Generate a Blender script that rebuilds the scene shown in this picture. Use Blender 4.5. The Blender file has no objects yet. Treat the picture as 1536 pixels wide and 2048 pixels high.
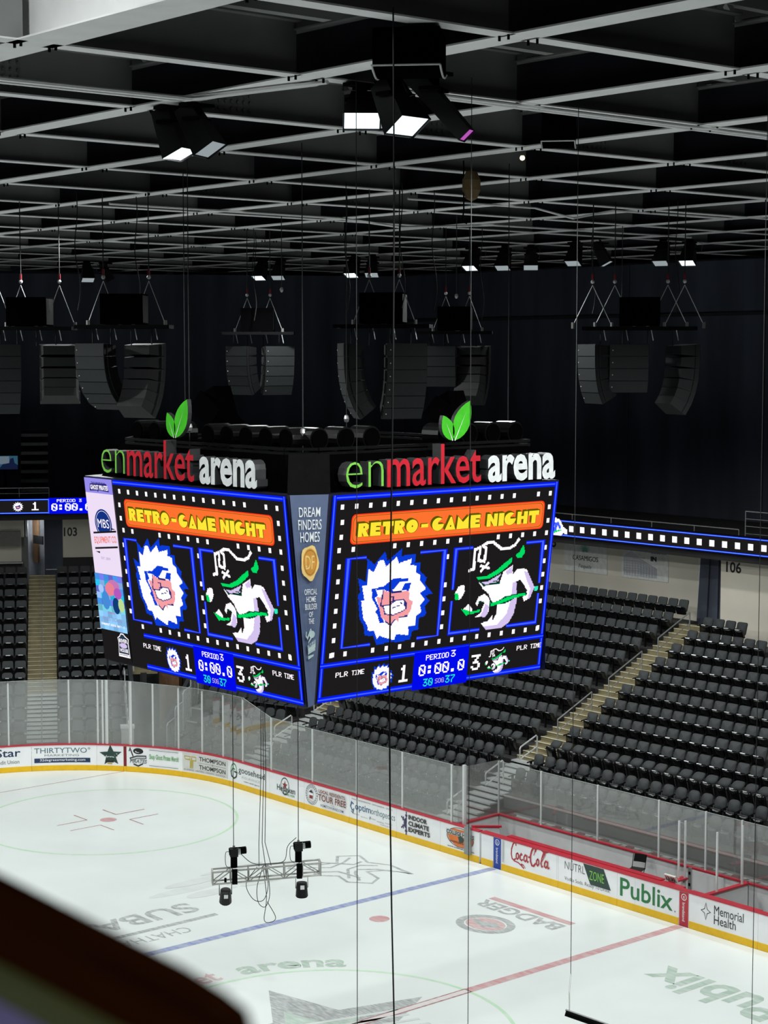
import bpy, math, random
from mathutils import Vector, Matrix, geometry
random.seed(4)
SC = bpy.context.scene
COL = SC.collection
PI = math.pi
def lin(c): return c/12.92 if c <= .04045 else ((c+.055)/1.055)**2.4
def rgb(r, g, b): return (lin(r/255), lin(g/255), lin(b/255))

# ------------------------------------------------------------ camera, world, light, exposure
CAM = Vector((-26.77297586, -33.80371123, 16.3899411)); YAW, PIT, FPX = .700717549, -.085669488, 3653.0895
FW = Vector((math.sin(YAW)*math.cos(PIT), math.cos(YAW)*math.cos(PIT), math.sin(PIT)))
RT = Vector((math.cos(YAW), -math.sin(YAW), 0)); UP = RT.cross(FW)
cd = bpy.data.cameras.new('camera'); cam = bpy.data.objects.new('camera', cd); COL.objects.link(cam)
cam.matrix_world = Matrix(((RT.x, UP.x, -FW.x, CAM.x), (RT.y, UP.y, -FW.y, CAM.y), (RT.z, UP.z, -FW.z, CAM.z), (0, 0, 0, 1)))
cd.sensor_fit = 'VERTICAL'; cd.sensor_height = 24; cd.lens = FPX/2048*24
cd.clip_start = .05; cd.clip_end = 400
cd.dof.use_dof = True; cd.dof.focus_distance = 46; cd.dof.aperture_fstop = 4.2
SC.camera = cam
w = bpy.data.worlds.new('world'); SC.world = w; w.use_nodes = True
w.node_tree.nodes['Background'].inputs[0].default_value = (.7, .8, 1, 1)
w.node_tree.nodes['Background'].inputs[1].default_value = .002
SC.view_settings.view_transform = 'Standard'; SC.view_settings.look = 'None'
SC.view_settings.exposure = 0; SC.view_settings.gamma = 1; SC.view_settings.use_curve_mapping = False
LAMP_W = 2520.0          # sports floodlights over the ice
LAMP_CONE = math.radians(148)
def house_lamp(name, loc, watts, col, size):
    l = bpy.data.lights.new(name, 'POINT'); l.energy = watts; l.color = col; l.shadow_soft_size = size
    o = bpy.data.objects.new(name, l); COL.objects.link(o); o.location = loc
house_lamp('concourse_lamp', (-28.2, -35.6, 18.6), 130, (1, .97, .95), .2)   # concourse light over the viewer's shoulder
house_lamp('roof_work_lamp', (-16.6, -12.7, 21.25), 260, (.95, 1, .98), .2)   # work light between the first two roof beams
CEIL = 20.8              # underside of the roof steel

# ------------------------------------------------------------ helpers
def proj(P):
    d = Vector(P)-CAM; k = d.dot(FW)
    return (768+FPX*d.dot(RT)/k, 1024-FPX*d.dot(UP)/k, k)

MATS = {}
def mat(name, col, rough=.6, metal=0.0, var=.1, scale=6.0, spec=.5, bump=0.0, stretch=None):
    if name in MATS: return MATS[name]
    m = bpy.data.materials.new(name); m.use_nodes = True; nt = m.node_tree; b = nt.nodes['Principled BSDF']
    b.inputs['Roughness'].default_value = rough; b.inputs['Metallic'].default_value = metal
    b.inputs['Specular IOR Level'].default_value = spec
    tc = nt.nodes.new('ShaderNodeTexCoord'); no = nt.nodes.new('ShaderNodeTexNoise'); no.inputs['Scale'].default_value = scale
    no.inputs['Detail'].default_value = 3
    src = tc.outputs['Object']
    if stretch:
        mp = nt.nodes.new('ShaderNodeMapping'); mp.inputs['Scale'].default_value = stretch
        nt.links.new(src, mp.inputs[0]); src = mp.outputs[0]
    nt.links.new(src, no.inputs['Vector'])
    r = nt.nodes.new('ShaderNodeValToRGB'); r.color_ramp.elements[0].position = .3; r.color_ramp.elements[1].position = .7
    r.color_ramp.elements[0].color = (*[c*(1-var) for c in col], 1); r.color_ramp.elements[1].color = (*[min(1, c*(1+var)) for c in col], 1)
    nt.links.new(no.outputs[0], r.inputs[0]); nt.links.new(r.outputs[0], b.inputs['Base Color'])
    if bump:
        bp = nt.nodes.new('ShaderNodeBump'); bp.inputs['Strength'].default_value = bump; bp.inputs['Distance'].default_value = .05
        nt.links.new(no.outputs[0], bp.inputs['Height']); nt.links.new(bp.outputs[0], b.inputs['Normal'])
    MATS[name] = m; return m
def led(name, col, strength=1.0):
    if name in MATS: return MATS[name]
    m = bpy.data.materials.new(name); m.use_nodes = True; nt = m.node_tree; nt.nodes.clear()
    e = nt.nodes.new('ShaderNodeEmission'); o = nt.nodes.new('ShaderNodeOutputMaterial')
    e.inputs[0].default_value = (*col, 1); e.inputs[1].default_value = strength
    nt.links.new(e.outputs[0], o.inputs[0]); MATS[name] = m; return m
def glassmat(name, tint=.9, ior=1.8, haze=.115):
    m = bpy.data.materials.new(name); m.use_nodes = True; nt = m.node_tree; nt.nodes.clear()
    t = nt.nodes.new('ShaderNodeBsdfTransparent'); t.inputs[0].default_value = (tint, tint*1.01, tint, 1)
    g = nt.nodes.new('ShaderNodeBsdfGlossy'); g.inputs['Roughness'].default_value = .03
    d = nt.nodes.new('ShaderNodeBsdfDiffuse'); d.inputs[0].default_value = (.8, .82, .8, 1)  # diffuse white mixed in to imitate the milky reflection of the ice
    no = nt.nodes.new('ShaderNodeTexNoise'); no.inputs['Scale'].default_value = 1.5
    mr = nt.nodes.new('ShaderNodeMapRange'); mr.inputs[3].default_value = haze*.5; mr.inputs[4].default_value = haze*1.5
    f = nt.nodes.new('ShaderNodeFresnel'); ge = nt.nodes.new('ShaderNodeNewGeometry'); ir = nt.nodes.new('ShaderNodeMapRange')   # back faces get 1/ior: no total reflection inside the thin pane
    ir.inputs[3].default_value = ior; ir.inputs[4].default_value = 1/ior; nt.links.new(ge.outputs['Backfacing'], ir.inputs[0]); nt.links.new(ir.outputs[0], f.inputs[0])
    a = nt.nodes.new('ShaderNodeMixShader'); b = nt.nodes.new('ShaderNodeMixShader'); o = nt.nodes.new('ShaderNodeOutputMaterial')
    nt.links.new(no.outputs[0], mr.inputs[0]); nt.links.new(mr.outputs[0], a.inputs[0])
    nt.links.new(t.outputs[0], a.inputs[1]); nt.links.new(d.outputs[0], a.inputs[2])
    nt.links.new(f.outputs[0], b.inputs[0]); nt.links.new(a.outputs[0], b.inputs[1]); nt.links.new(g.outputs[0], b.inputs[2])
    nt.links.new(b.outputs[0], o.inputs[0]); MATS[name] = m; return m
def wornmat(name, col, wear=.5, scale=3.0):
    """Paint under ice: the colour broken by pale skate scratches."""
    m = bpy.data.materials.new(name); m.use_nodes = True; nt = m.node_tree; b = nt.nodes['Principled BSDF']
    b.inputs['Roughness'].default_value = .45; b.inputs['Specular IOR Level'].default_value = .3
    tc = nt.nodes.new('ShaderNodeTexCoord'); mp = nt.nodes.new('ShaderNodeMapping'); mp.inputs['Scale'].default_value = (1, .25, 1); mp.inputs['Rotation'].default_value = (0, 0, .6)
    no = nt.nodes.new('ShaderNodeTexNoise'); no.inputs['Scale'].default_value = scale*3; no.inputs['Detail'].default_value = 5
    r = nt.nodes.new('ShaderNodeValToRGB'); r.color_ramp.elements[0].position = .35; r.color_ramp.elements[1].position = .68
    pale = (.78, .82, .80)
    mixc = [c*(1-wear)+p*wear for c, p in zip(col, pale)]
    r.color_ramp.elements[0].color = (*col, 1); r.color_ramp.elements[1].color = (*mixc, 1)
    nt.links.new(tc.outputs['Object'], mp.inputs[0]); nt.links.new(mp.outputs[0], no.inputs['Vector'])
    nt.links.new(no.outputs[0], r.inputs[0]); nt.links.new(r.outputs[0], b.inputs['Base Color'])
    MATS[name] = m; return m

ORIGIN = {}
class MB:
    def __init__(s): s.v = []; s.f = []; s.m = []; s.mats = []
    def mi(s, m):
        if m not in s.mats: s.mats.append(m)
        return s.mats.index(m)
    def add(s, vs, fs, m):
        k = len(s.v); i = s.mi(m); s.v += [Vector(v) for v in vs]
        for f in fs: s.f.append([k+j for j in f]); s.m.append(i)
        return s
    def hexa(s, q, m):   # 4 bottom + 4 top
        return s.add(q, [(3, 2, 1, 0), (4, 5, 6, 7), (0, 1, 5, 4), (1, 2, 6, 5), (2, 3, 7, 6), (3, 0, 4, 7)], m)
    def box(s, x0, x1, y0, y1, z0, z1, m):
        return s.hexa([(x0, y0, z0), (x1, y0, z0), (x1, y1, z0), (x0, y1, z0), (x0, y0, z1), (x1, y0, z1), (x1, y1, z1), (x0, y1, z1)], m)
    def bar(s, a, b, w, h, m, up=Vector((0, 0, 1))):
        a, b = Vector(a), Vector(b); d = (b-a).normalized()
        if abs(d.dot(up)) > .99: up = Vector((1, 0, 0))
        r = d.cross(up).normalized()*w/2; u = r.cross(d).normalized()*h/2
        return s.hexa([a-r-u, a+r-u, b+r-u, b-r-u, a-r+u, a+r+u, b+r+u, b-r+u], m)
    def obox(s, c, sx, sy, sz, R, m):
        c = Vector(c); q = []
        for z in (-1, 1):
            for x, y in ((-1, -1), (1, -1), (1, 1), (-1, 1)): q.append(c+R@Vector((x*sx/2, y*sy/2, z*sz/2)))
        return s.hexa(q, m)
    def cyl(s, a, b, r, m, n=10, r2=None):
        a, b = Vector(a), Vector(b); d = (b-a).normalized(); r2 = r if r2 is None else r2
        u = d.orthogonal().normalized(); w = d.cross(u)
        vs = [a+(u*math.cos(2*PI*i/n)+w*math.sin(2*PI*i/n))*r for i in range(n)]+[b+(u*math.cos(2*PI*i/n)+w*math.sin(2*PI*i/n))*r2 for i in range(n)]
        fs = [(i, (i+1) % n, n+(i+1) % n, n+i) for i in range(n)]+[tuple(reversed(range(n))), tuple(range(n, 2*n))]
        return s.add(vs, fs, m)
    def tube(s, pts, r, m, n=6, closed=False):
        pts = [Vector(p) for p in pts]; N = len(pts); rings = []; u = None
        for i in range(N):
            a = pts[i-1] if (i > 0 or closed) else pts[i]; b = pts[(i+1) % N] if (i < N-1 or closed) else pts[i]
            d = (b-a).normalized()
            u = d.orthogonal().normalized() if u is None else (u-d*u.dot(d)).normalized()
            ww = d.cross(u); rings.append([pts[i]+(u*math.cos(2*PI*k/n)+ww*math.sin(2*PI*k/n))*r for k in range(n)])
        vs = [v for q in rings for v in q]; fs = []
        for i in range(N if closed else N-1):
            j = (i+1) % N
            for k in range(n): fs.append((i*n+k, i*n+(k+1) % n, j*n+(k+1) % n, j*n+k))
        if not closed: fs += [tuple(reversed(range(n))), tuple(range((N-1)*n, N*n))]
        return s.add(vs, fs, m)
    def smooth(s, pts, r, m, n=5, sub=6):   # tube through a rounded path
        P = [Vector(p) for p in pts]; P = [P[0]*2-P[1]]+P+[P[-1]*2-P[-2]]; out = []
        for i in range(1, len(P)-2):
            a, b, c, d = P[i-1:i+3]
            for k in range(sub):
                t = k/sub; out.append(.5*(2*b+(c-a)*t+(2*a-5*b+4*c-d)*t*t+(3*b-a-3*c+d)*t**3))
        return s.tube(out+[P[-2]], r, m, n)
    def ball(s, c, r, m, n=8, sz=1.0):
        c = Vector(c); vs = []; fs = []; h = n//2
        for i in range(h+1):
            t = PI*i/h
            for k in range(n): vs.append(c+Vector((r*math.sin(t)*math.cos(2*PI*k/n), r*math.sin(t)*math.sin(2*PI*k/n), r*sz*math.cos(t))))
        for i in range(h):
            for k in range(n): fs.append((i*n+k, i*n+(k+1) % n, (i+1)*n+(k+1) % n, (i+1)*n+k))
        return s.add(vs, fs, m)
    def prism(s, pts, depth, m):   # pts: ring of 3D points; depth: vector
        n = len(pts); pts = [Vector(p) for p in pts]; d = Vector(depth)
        return s.add(pts+[p+d for p in pts], [tuple(reversed(range(n))), tuple(range(n, 2*n))]+[(i, (i+1) % n, n+(i+1) % n, n+i) for i in range(n)], m)
    def build(s, name, parent=None, smooth=False, base=None):
        me = bpy.data.meshes.new(name)
        if parent is not None: o = ORIGIN[parent.name]
        elif base is not None: o = Vector(base)
        else:
            xs = [v.x for v in s.v]; ys = [v.y for v in s.v]
            o = Vector(((min(xs)+max(xs))/2, (min(ys)+max(ys))/2, min(v.z for v in s.v)))
        me.from_pydata([v-o for v in s.v], [], s.f)
        for m in s.mats: me.materials.append(m)
        me.polygons.foreach_set('material_index', s.m)
        if smooth: me.polygons.foreach_set('use_smooth', [True]*len(s.f))
        me.update(); ob = bpy.data.objects.new(name, me); COL.objects.link(ob)
        if parent is not None: ob.parent = parent
        else: ob.location = o
        ORIGIN[ob.name] = o
        return ob
def tag(o, label=None, cat=None, group=None, kind=None):
    for k, v in (('label', label), ('category', cat), ('group', group), ('kind', kind)):
        if v: o[k] = v
    return o
def thing(name, loc, label, cat, group=None, kind=None):
    o = bpy.data.objects.new(name, None); COL.objects.link(o); o.location = loc; o.empty_display_size = .2
    ORIGIN[o.name] = Vector(loc); return tag(o, label, cat, group, kind)

TXT = {}
def text_mesh(s, bold=0.0, shear=0.0, extrude=0.0):
    k = (s, bold, shear, extrude)
    if k in TXT: return TXT[k]
    cu = bpy.data.curves.new('t', 'FONT'); cu.body = s; cu.offset = bold; cu.shear = shear; cu.resolution_u = 3; cu.extrude = extrude
    ob = bpy.data.objects.new('t', cu); me = bpy.data.meshes.new_from_object(ob)
    vs = [tuple(v.co) for v in me.vertices]; fs = [tuple(p.vertices) for p in me.polygons]
    bpy.data.objects.remove(ob); bpy.data.curves.remove(cu); bpy.data.meshes.remove(me)
    TXT[k] = (vs, fs); return TXT[k]

class Art:
    """Flat graphics laid on a surface through map(u, v, e)."""
    def __init__(s, fn, step=.0012, e0=.002): s.mb = MB(); s.fn = fn; s.e = e0; s.step = step
    def _p(s, u, v): return s.fn(u, v, s.e)
    def rect(s, u0, v0, u1, v1, m, nu=1):
        s.e += s.step; vs = []; fs = []
        for i in range(nu+1):
            u = u0+(u1-u0)*i/nu; vs += [s._p(u, v0), s._p(u, v1)]
        for i in range(nu): fs.append((2*i, 2*i+2, 2*i+3, 2*i+1))
        s.mb.add(vs, fs, m); return s
    def poly(s, pts, m):
        s.e += s.step
        tri = geometry.tessellate_polygon([[Vector((p[0], p[1], 0)) for p in pts]])
        s.mb.add([s._p(*p) for p in pts], [tuple(t) for t in tri], m); return s
    def ell(s, cu, cv, ru, rv, m, n=28, inner=0.0):
        s.e += s.step
        o = [(cu+ru*math.cos(2*PI*i/n), cv+rv*math.sin(2*PI*i/n)) for i in range(n)]
        if inner:
            q = [(cu+ru*inner*math.cos(2*PI*i/n), cv+rv*inner*math.sin(2*PI*i/n)) for i in range(n)]
            s.mb.add([s._p(*p) for p in o+q], [(i, (i+1) % n, n+(i+1) % n, n+i) for i in range(n)], m)
        else: s.mb.add([s._p(*p) for p in o], [tuple(range(n))], m)
        return s
    def stroke(s, pts, w, m, closed=False, w1=None):
        s.e += s.step; n = len(pts); L = []; Rr = []; w1 = w if w1 is None else w1
        for i in range(n):
            a = pts[i-1] if (i > 0 or closed) else pts[i]; b = pts[(i+1) % n] if (i < n-1 or closed) else pts[i]
            dx, dy = b[0]-a[0], b[1]-a[1]; l = math.hypot(dx, dy) or 1
            k = 1.0
            if (0 < i < n-1) or closed:
                p, q, t = pts[i-1], pts[i], pts[(i+1) % n]
                l1 = math.hypot(q[0]-p[0], q[1]-p[1]) or 1
                c = abs(((q[0]-p[0])*dx+(q[1]-p[1])*dy)/(l1*l)); k = min(1/max(c, .5), 2)
            ww = (w+(w1-w)*i/max(1, n-1))*k/2
            nx, ny = -dy/l*ww, dx/l*ww
            L.append((pts[i][0]+nx, pts[i][1]+ny)); Rr.append((pts[i][0]-nx, pts[i][1]-ny))
        vs = [s._p(*p) for p in L+Rr]
        s.mb.add(vs, [(i, (i+1) % n, n+(i+1) % n, n+i) for i in range(n if closed else n-1)], m); return s
    def text(s, st, u0, v0, w, h, m, bold=0.0, shear=0.0):
        """fits the text's ink into the box u0..u0+w, v0..v0+h"""
        s.e += s.step
        vs, fs = text_mesh(st, bold, shear)
        if not vs: return s
        x0 = min(v[0] for v in vs); x1 = max(v[0] for v in vs); y0 = min(v[1] for v in vs); y1 = max(v[1] for v in vs)
        s.mb.add([s._p(u0+(v[0]-x0)/(x1-x0)*w, v0+(v[1]-y0)/(y1-y0)*h) for v in vs], fs, m); return s
    def pixels(s, layers, u0, v0, u1, v1, px):
        """layers: [(polygon, material)], rasterised to square pixels like an LED wall's"""
        s.e += s.step; nu = int((u1-u0)/px); nv = int((v1-v0)/px)
        def inside(P, x, y):
            c = False; j = len(P)-1
            for i in range(len(P)):
                xi, yi = P[i]; xj, yj = P[j]
                if (yi > y) != (yj > y) and x < (xj-xi)*(y-yi)/(yj-yi)+xi: c = not c
                j = i
            return c
        bbs = [(min(p[0] for p in P), max(p[0] for p in P), min(p[1] for p in P), max(p[1] for p in P)) for P, _ in layers]
        for j in range(nv):
            v = v0+(j+.5)*px; row = []
            for i in range(nu):
                u = u0+(i+.5)*px; c = None
                for (P, mm), bb in zip(layers, bbs):
                    if bb[0] <= u <= bb[1] and bb[2] <= v <= bb[3] and inside(P, u, v): c = mm
                row.append(c)
            i = 0
            while i < nu:
                k = i
                while k < nu and row[k] is row[i]: k += 1
                if row[i] is not None:
                    a, b = u0+i*px, u0+k*px; c0, c1 = v0+j*px, v0+(j+1)*px
                    s.mb.add([s._p(a, c0), s._p(b, c0), s._p(b, c1), s._p(a, c1)], [(0, 1, 2, 3)], row[i])
                i = k
        return s
    def build(s, name, parent): return s.mb.build(name, parent)
GLY = {'P': '1E 11 11 1E 10 10 10', 'E': '1F 10 10 1E 10 10 1F', 'R': '1E 11 11 1E 14 12 11', 'I': '1F 04 04 04 04 04 1F', 'O': '0E 11 11 11 11 11 0E', 'D': '1E 11 11 11 11 11 1E',
 'L': '10 10 10 10 10 10 1F', 'T': '1F 04 04 04 04 04 04', 'M': '11 1B 15 15 11 11 11', 'S': '0F 10 10 0E 01 01 1E', 'G': '0E 11 10 17 11 11 0F', '0': '0E 11 19 15 13 11 0E', '1': '04 0C 04 04 04 04 1F',
 '3': '1F 02 04 0E 01 11 0E', '7': '1F 01 02 04 08 08 08', ':': '00 0C 0C 00 0C 0C 00', '.': '00 00 00 00 00 0C 0C'}
def bitmap(art, st, u0, v0, cw, ch, m, fat=1.0):
    art.e += art.step
    for k, c in enumerate(st):
        if c == ' ': continue
        rows = [int(x, 16) for x in GLY[c].split()]
        for r, bits in enumerate(rows):
            i = 0
            while i < 5:
                if bits >> (4-i) & 1:
                    j = i
                    while j < 5 and bits >> (4-j) & 1: j += 1
                    a = u0+k*cw+i*cw/6; b = u0+k*cw+(j-1+fat)*cw/6; t = v0-(r*ch/7); q = v0-((r+1)*ch/7)
                    art.mb.add([art._p(a, q), art._p(b, q), art._p(b, t), art._p(a, t)], [(0, 1, 2, 3)], m); i = j
                else: i += 1

NUM = ['zeroth', 'first', 'second', 'third', 'fourth', 'fifth', 'sixth', 'seventh', 'eighth', 'ninth', 'tenth', 'eleventh', 'twelfth', 'thirteenth', 'fourteenth', 'fifteenth', 'sixteenth',
       'seventeenth', 'eighteenth', 'nineteenth', 'twentieth', 'twenty-first', 'twenty-second', 'twenty-third', 'twenty-fourth', 'twenty-fifth', 'twenty-sixth', 'twenty-seventh', 'twenty-eighth', 'twenty-ninth', 'thirtieth']

# materials
M_ICE = mat('ice', (.83, .87, .855), .3, var=.035, scale=.35, spec=.3)
M_WHITE = mat('white_board', rgb(246, 247, 250), .35, var=.03, scale=2)
M_GREYB = mat('grey_board', rgb(222, 222, 222), .5, var=.06, scale=2)
M_YEL = mat('yellow_kick', rgb(240, 190, 10), .4, var=.05)
M_RED = mat('red_cap', rgb(190, 46, 62), .4, var=.08)
M_DRED = mat('dark_red', rgb(130, 26, 40), .5)
M_BLUE = mat('blue_strip', rgb(28, 66, 165), .4)
M_ALU = mat('aluminium', rgb(205, 208, 208), .35, .3, var=.08)
M_STEEL = mat('brushed_steel', rgb(170, 172, 170), .35, .6, var=.1)
M_GALV = mat('galvanised', rgb(150, 152, 150), .4, .5)
M_BLACK = mat('black_metal', (.004, .004, .0045), .8, var=.2, spec=.05)
M_VOID = mat('matt_black', (.0012, .0012, .0014), .9, spec=0.0)
M_GLINT = mat('seat_glint', rgb(120, 122, 124), .25, .6)  # pale bars added as painted highlights on the seat pan edges
M_BLK2 = mat('black_plastic', (.009, .009, .010), .4, var=.2, spec=.3)
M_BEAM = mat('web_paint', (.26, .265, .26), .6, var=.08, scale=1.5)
M_WEBD = mat('shaded_web', (.022, .022, .030), .6, var=.1, scale=1.5, spec=.2)  # shade on the lengthwise webs put into a near-black colour
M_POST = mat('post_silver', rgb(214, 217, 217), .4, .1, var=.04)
M_FLANGE = mat('lit_white_paint', (.95, .955, .95), .5, var=.05, scale=1.5)  # near-white; light bounced from the ice put into the colour
M_DECK = mat('black_deck', (.006, .006, .006), .8)
M_CURT = mat('black_curtain', (.062, .070, .102), .85, var=.35, scale=.8, stretch=(1, 1, .12), bump=.3)
M_CONC = mat('dark_concrete', rgb(50, 50, 49), .8, var=.15, scale=2)
M_STAIR = mat('stair_concrete', rgb(128, 118, 90), .8, var=.15, scale=3)
M_NOSE = mat('stair_nosing', rgb(222, 216, 186), .6, var=.1)
M_TAN = mat('tan_wall', rgb(222, 214, 200), .7, var=.04, scale=.8)
M_SEAT = mat('seat_fabric', rgb(56, 58, 60), .8, var=.12, scale=20)
M_SEATP = mat('seat_plastic', rgb(14, 14, 15), .2, var=.15, scale=10)
M_GRILLE = mat('speaker_grille', (.017, .019, .020), .7, var=.1, scale=30, spec=.2)
M_CAB = mat('speaker_cabinet', (.006, .006, .007), .6, spec=.2)
M_CABLE = mat('black_cable', (.01, .01, .01), .5)
M_WIRE = mat('steel_wire', rgb(52, 54, 54), .5, .3)
M_INK = mat('black_ink', (.012, .012, .014), .4)
M_GLASS = glassmat('dasher_glass')
L_WHITE = led('led_white', (1, .93, .98), 1.15)
L_LAV = led('led_lavender', rgb(214, 196, 240), 1.0)
L_BLK = led('led_black', (.012, .011, .011), 1.0)
L_BLUE = led('led_blue', (.0, .012, 1.0), .95)
L_BLUE2 = led('led_blue_light', rgb(70, 100, 255), 1.0)
L_BLUE3 = led('led_panel_blue', (.0, .003, .82), 1.0)
L_ROY = led('led_royal', rgb(10, 60, 215), 1.0)
L_NAVY = led('led_navy', rgb(45, 45, 120), 1.0)
L_PINK = led('led_pink', rgb(245, 160, 165), 1.0)
L_GRN = led('led_green', (.0, .72, .12), 1.0)
L_DGRN = led('led_dark_green', (.0, .06, .03), 1.0)
L_TEAL = led('led_teal', rgb(40, 235, 190), 1.0)
L_ORG = led('led_orange', (1.0, .17, .03), 1.0)
L_ORG2 = led('led_red_orange', (1.0, .05, .01), 1.0)
L_YEL = led('led_yellow', (1.0, .80, .04), 1.0)
L_OLV = led('led_olive', (.10, .09, .0), 1.0)

# ------------------------------------------------------------ the rink: boundary curve, ice, paint
RX, RY, RR = 12.954, 30.48, 8.534
CX, CY = RX-RR, RY-RR
def bpos(s, off=0.0):
    """point of the boards line; s runs from the centre line along the far side, round the corner and along the end; off>0 is towards the ice"""
    if s <= CY: return (RX-off, s)
    a = (s-CY)/RR
    if a <= PI/2: return (CX+(RR-off)*math.cos(a), CY+(RR-off)*math.sin(a))
    return (CX-(s-CY-RR*PI/2), RY-off)
def sec(ang, x, l, z):
    """point of a seating section turned by ang about the corner centre; x = distance from the rink axis as on the straight side, l along the row"""
    a = math.radians(ang); dx = RR+x-RX; return Vector((CX+math.cos(a)*dx-math.sin(a)*l, CY+math.sin(a)*dx+math.cos(a)*l, z))

S_END = CY+RR*PI/2
ring = [(RX-.02, -30)]+[bpos(CY+RR*PI/2*i/24, .02) for i in range(25)]+[(-30, RY-.02), (-30, -30)]
b = MB(); b.add([(x, y, 0) for x, y in ring], [tuple(range(len(ring)))], M_ICE)
b.add([(x, y, -.25) for x, y in ring], [tuple(reversed(range(len(ring))))], M_ICE)
ice = tag(b.build('floor', base=(0, 0, -.25)), 'white rink ice sheet inside the boards', 'ice', kind='structure')
flat = lambda u, v, e: Vector((u, v, e))
W_BLUE = wornmat('ice_blue', rgb(140, 150, 196), .4); W_RED = wornmat('ice_red', rgb(204, 150, 154), .4)
W_GRN = wornmat('ice_green', rgb(190, 228, 190), .5); W_GREY = wornmat('ice_grey', rgb(160, 163, 164), .6, 5); W_DGRN = wornmat('ice_dark_green', rgb(172, 192, 178), .5)
W_DRED = wornmat('ice_dark_red', rgb(168, 100, 106), .3); W_SHADE = wornmat('ice_scuff', rgb(216, 220, 218), .6, 1)
def ice_art(fn): return Art(fn, .0006, .0015)
a = ice_art(flat); a.rect(-30, 7.62, RX-.05, 7.925, W_BLUE); a.build('blue_line', ice)
a = ice_art(flat); a.rect(4.57, -.15, RX-.05, .15, W_RED); a.rect(-30, -.15, 4.57, -.1, W_DRED); a.rect(-30, .1, 4.57, .15, W_DRED); a.rect(-30, -.1, 4.57, .1, wornmat('ice_pink', rgb(226, 214, 214), .5)); a.build('center_line', ice)
a = ice_art(flat); a.rect(-30, 27.1, 11.2, 27.15, W_DRED); a.build('goal_line', ice)
for cx, cy in ((6.71, 21.03), (0, 0)):
    a = ice_art(flat); a.ell(cx, cy, 4.6, 4.6, W_GRN, 96, .978); a.build('face_off_circle', ice)
for cx, cy, r in ((6.71, 21.03, .3), (6.71, 6.1, .3)):
    a = ice_art(flat); a.ell(cx, cy, r, r, W_RED, 24, .8); a.ell(cx, cy, r*.8, r*.8, wornmat('ice_red_fill', rgb(205, 150, 155), .3), 24); a.build('face_off_spot', ice)
a = ice_art(flat)
for sx in (-1, 1):
    for sy in (-1, 1):
        x0, y0 = 6.71+sx*.6, 21.03+sy*.45
        a.rect(x0, y0-.025, x0+sx*1.2, y0+.025, W_DRED); a.rect(x0-.025, y0, x0+.025, y0+sy*.9, W_DRED)
a.build('hash_marks', ice)
# lettering under the ice, most of it facing the far side or the far end
up_y = lambda u, v, e: Vector((10.42-v, 2.1+u, e))
a = ice_art(up_y); a.text('BADGER', 0, 0, 3.4, .62, W_GREY, bold=.03); a.rect(0, -.36, 3.4, -.1, W_RED)
a.ell(1.65, 1.68, .95, .78, W_GREY, 32, .72); a.ell(1.65, 1.68, .66, .5, wornmat('ice_rose', rgb(205, 165, 165), .5, 5), 24)
a.poly([(1.1, 1.6), (1.5, 1.95), (2.1, 1.75), (2.3, 1.5), (1.8, 1.6), (1.5, 1.4)], W_GREY); a.build('ice_logo', ice)
up_p = lambda u, v, e: Vector((9.8-v, -6.3+u, e))
a = ice_art(up_p); a.text('Publix', 0, -.25, 4.25, 1.5, W_DGRN, bold=.03); a.build('ice_lettering', ice)
up_s = lambda u, v, e: Vector((3.25-u, 11.1-v, e))
a = ice_art(up_s); a.text('SUBARU', 0, 0, 5.2, .98, W_GREY, bold=.02); a.rect(-.1, 1.45, 6, 1.66, W_GREY); a.text('CHATHAM PARKWAY', 1.3, 1.95, 5.6, .5, W_GREY); a.build('ice_lettering', ice)
def arc_map(u, v, e):
    t = math.radians(80)-u/5.0; r = 4.78+v; return Vector((r*math.cos(t), r*math.sin(t), e))
a = ice_art(arc_map); a.text('arena', 0, 0, 2.95, .62, W_DGRN, bold=.03); a.text('market', -3.1, 0, 2.5, .8, wornmat('ice_dusky_red', rgb(214, 178, 180), .4), bold=.02); a.text('en', -4.3, 0, 1.1, .6, W_DGRN); a.build('ice_lettering', ice)
a = ice_art(flat); st = []
for k in range(10):
    t = math.radians(79-36*k); r = 3.4 if k % 2 == 0 else 1.55; st.append((r*math.cos(t), r*math.sin(t)))
a.poly(st, W_GREY); a.poly([(p[0]*.5-.3, p[1]*.5+.2) for p in st], W_DGRN)
for k in range(4): a.stroke([(-1.6, 1.2-.4*k), (2.3, .1-.4*k)], .12, wornmat('ice_pale', rgb(215, 220, 218), .3))
a.build('ice_logo', ice)
a = ice_art(lambda u, v, e: Vector((9.25+u, 10.5-v, e)))
for P in ([(-1.4, -1.5), (-.9, -.9), (-1.2, -.3), (-.7, .2), (-.9, .9), (-.4, 1.5), (.1, 1.2), (.3, .4), (.9, .7), (1.2, 1.5), (1.35, .3), (1.0, -.4), (1.3, -1.2), (.7, -1.6), (.2, -1.0), (-.4, -1.2), (-.9, -1.8)],
          [(-.9, -1.2), (-.3, -.7), (.4, -.9), (.9, -1.2)], [(-.6, .6), (0, -.2), (.6, -.3), (1.0, .1)], [(-1.0, -.6), (-.4, -.2), (-.3, .8)], [(.2, 0), (.7, .4), (1.0, 1.0)], [(-.2, -1.4), (.5, -.5), (.9, -.6)], [(-.5, 1.0), (-.1, .3), (.1, .1)]):
    a.stroke(P, .1, W_GREY, closed=len(P) > 8)
a.build('ice_logo', ice)
a = ice_art(flat)
for k in range(7):
    x, y = 5.4+random.uniform(-1.6, 1.6), 12.4+random.uniform(-1.2, 1.2); a.ell(x, y, random.uniform(.6, 1.4), random.uniform(.12, .3), W_SHADE, 16)
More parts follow.
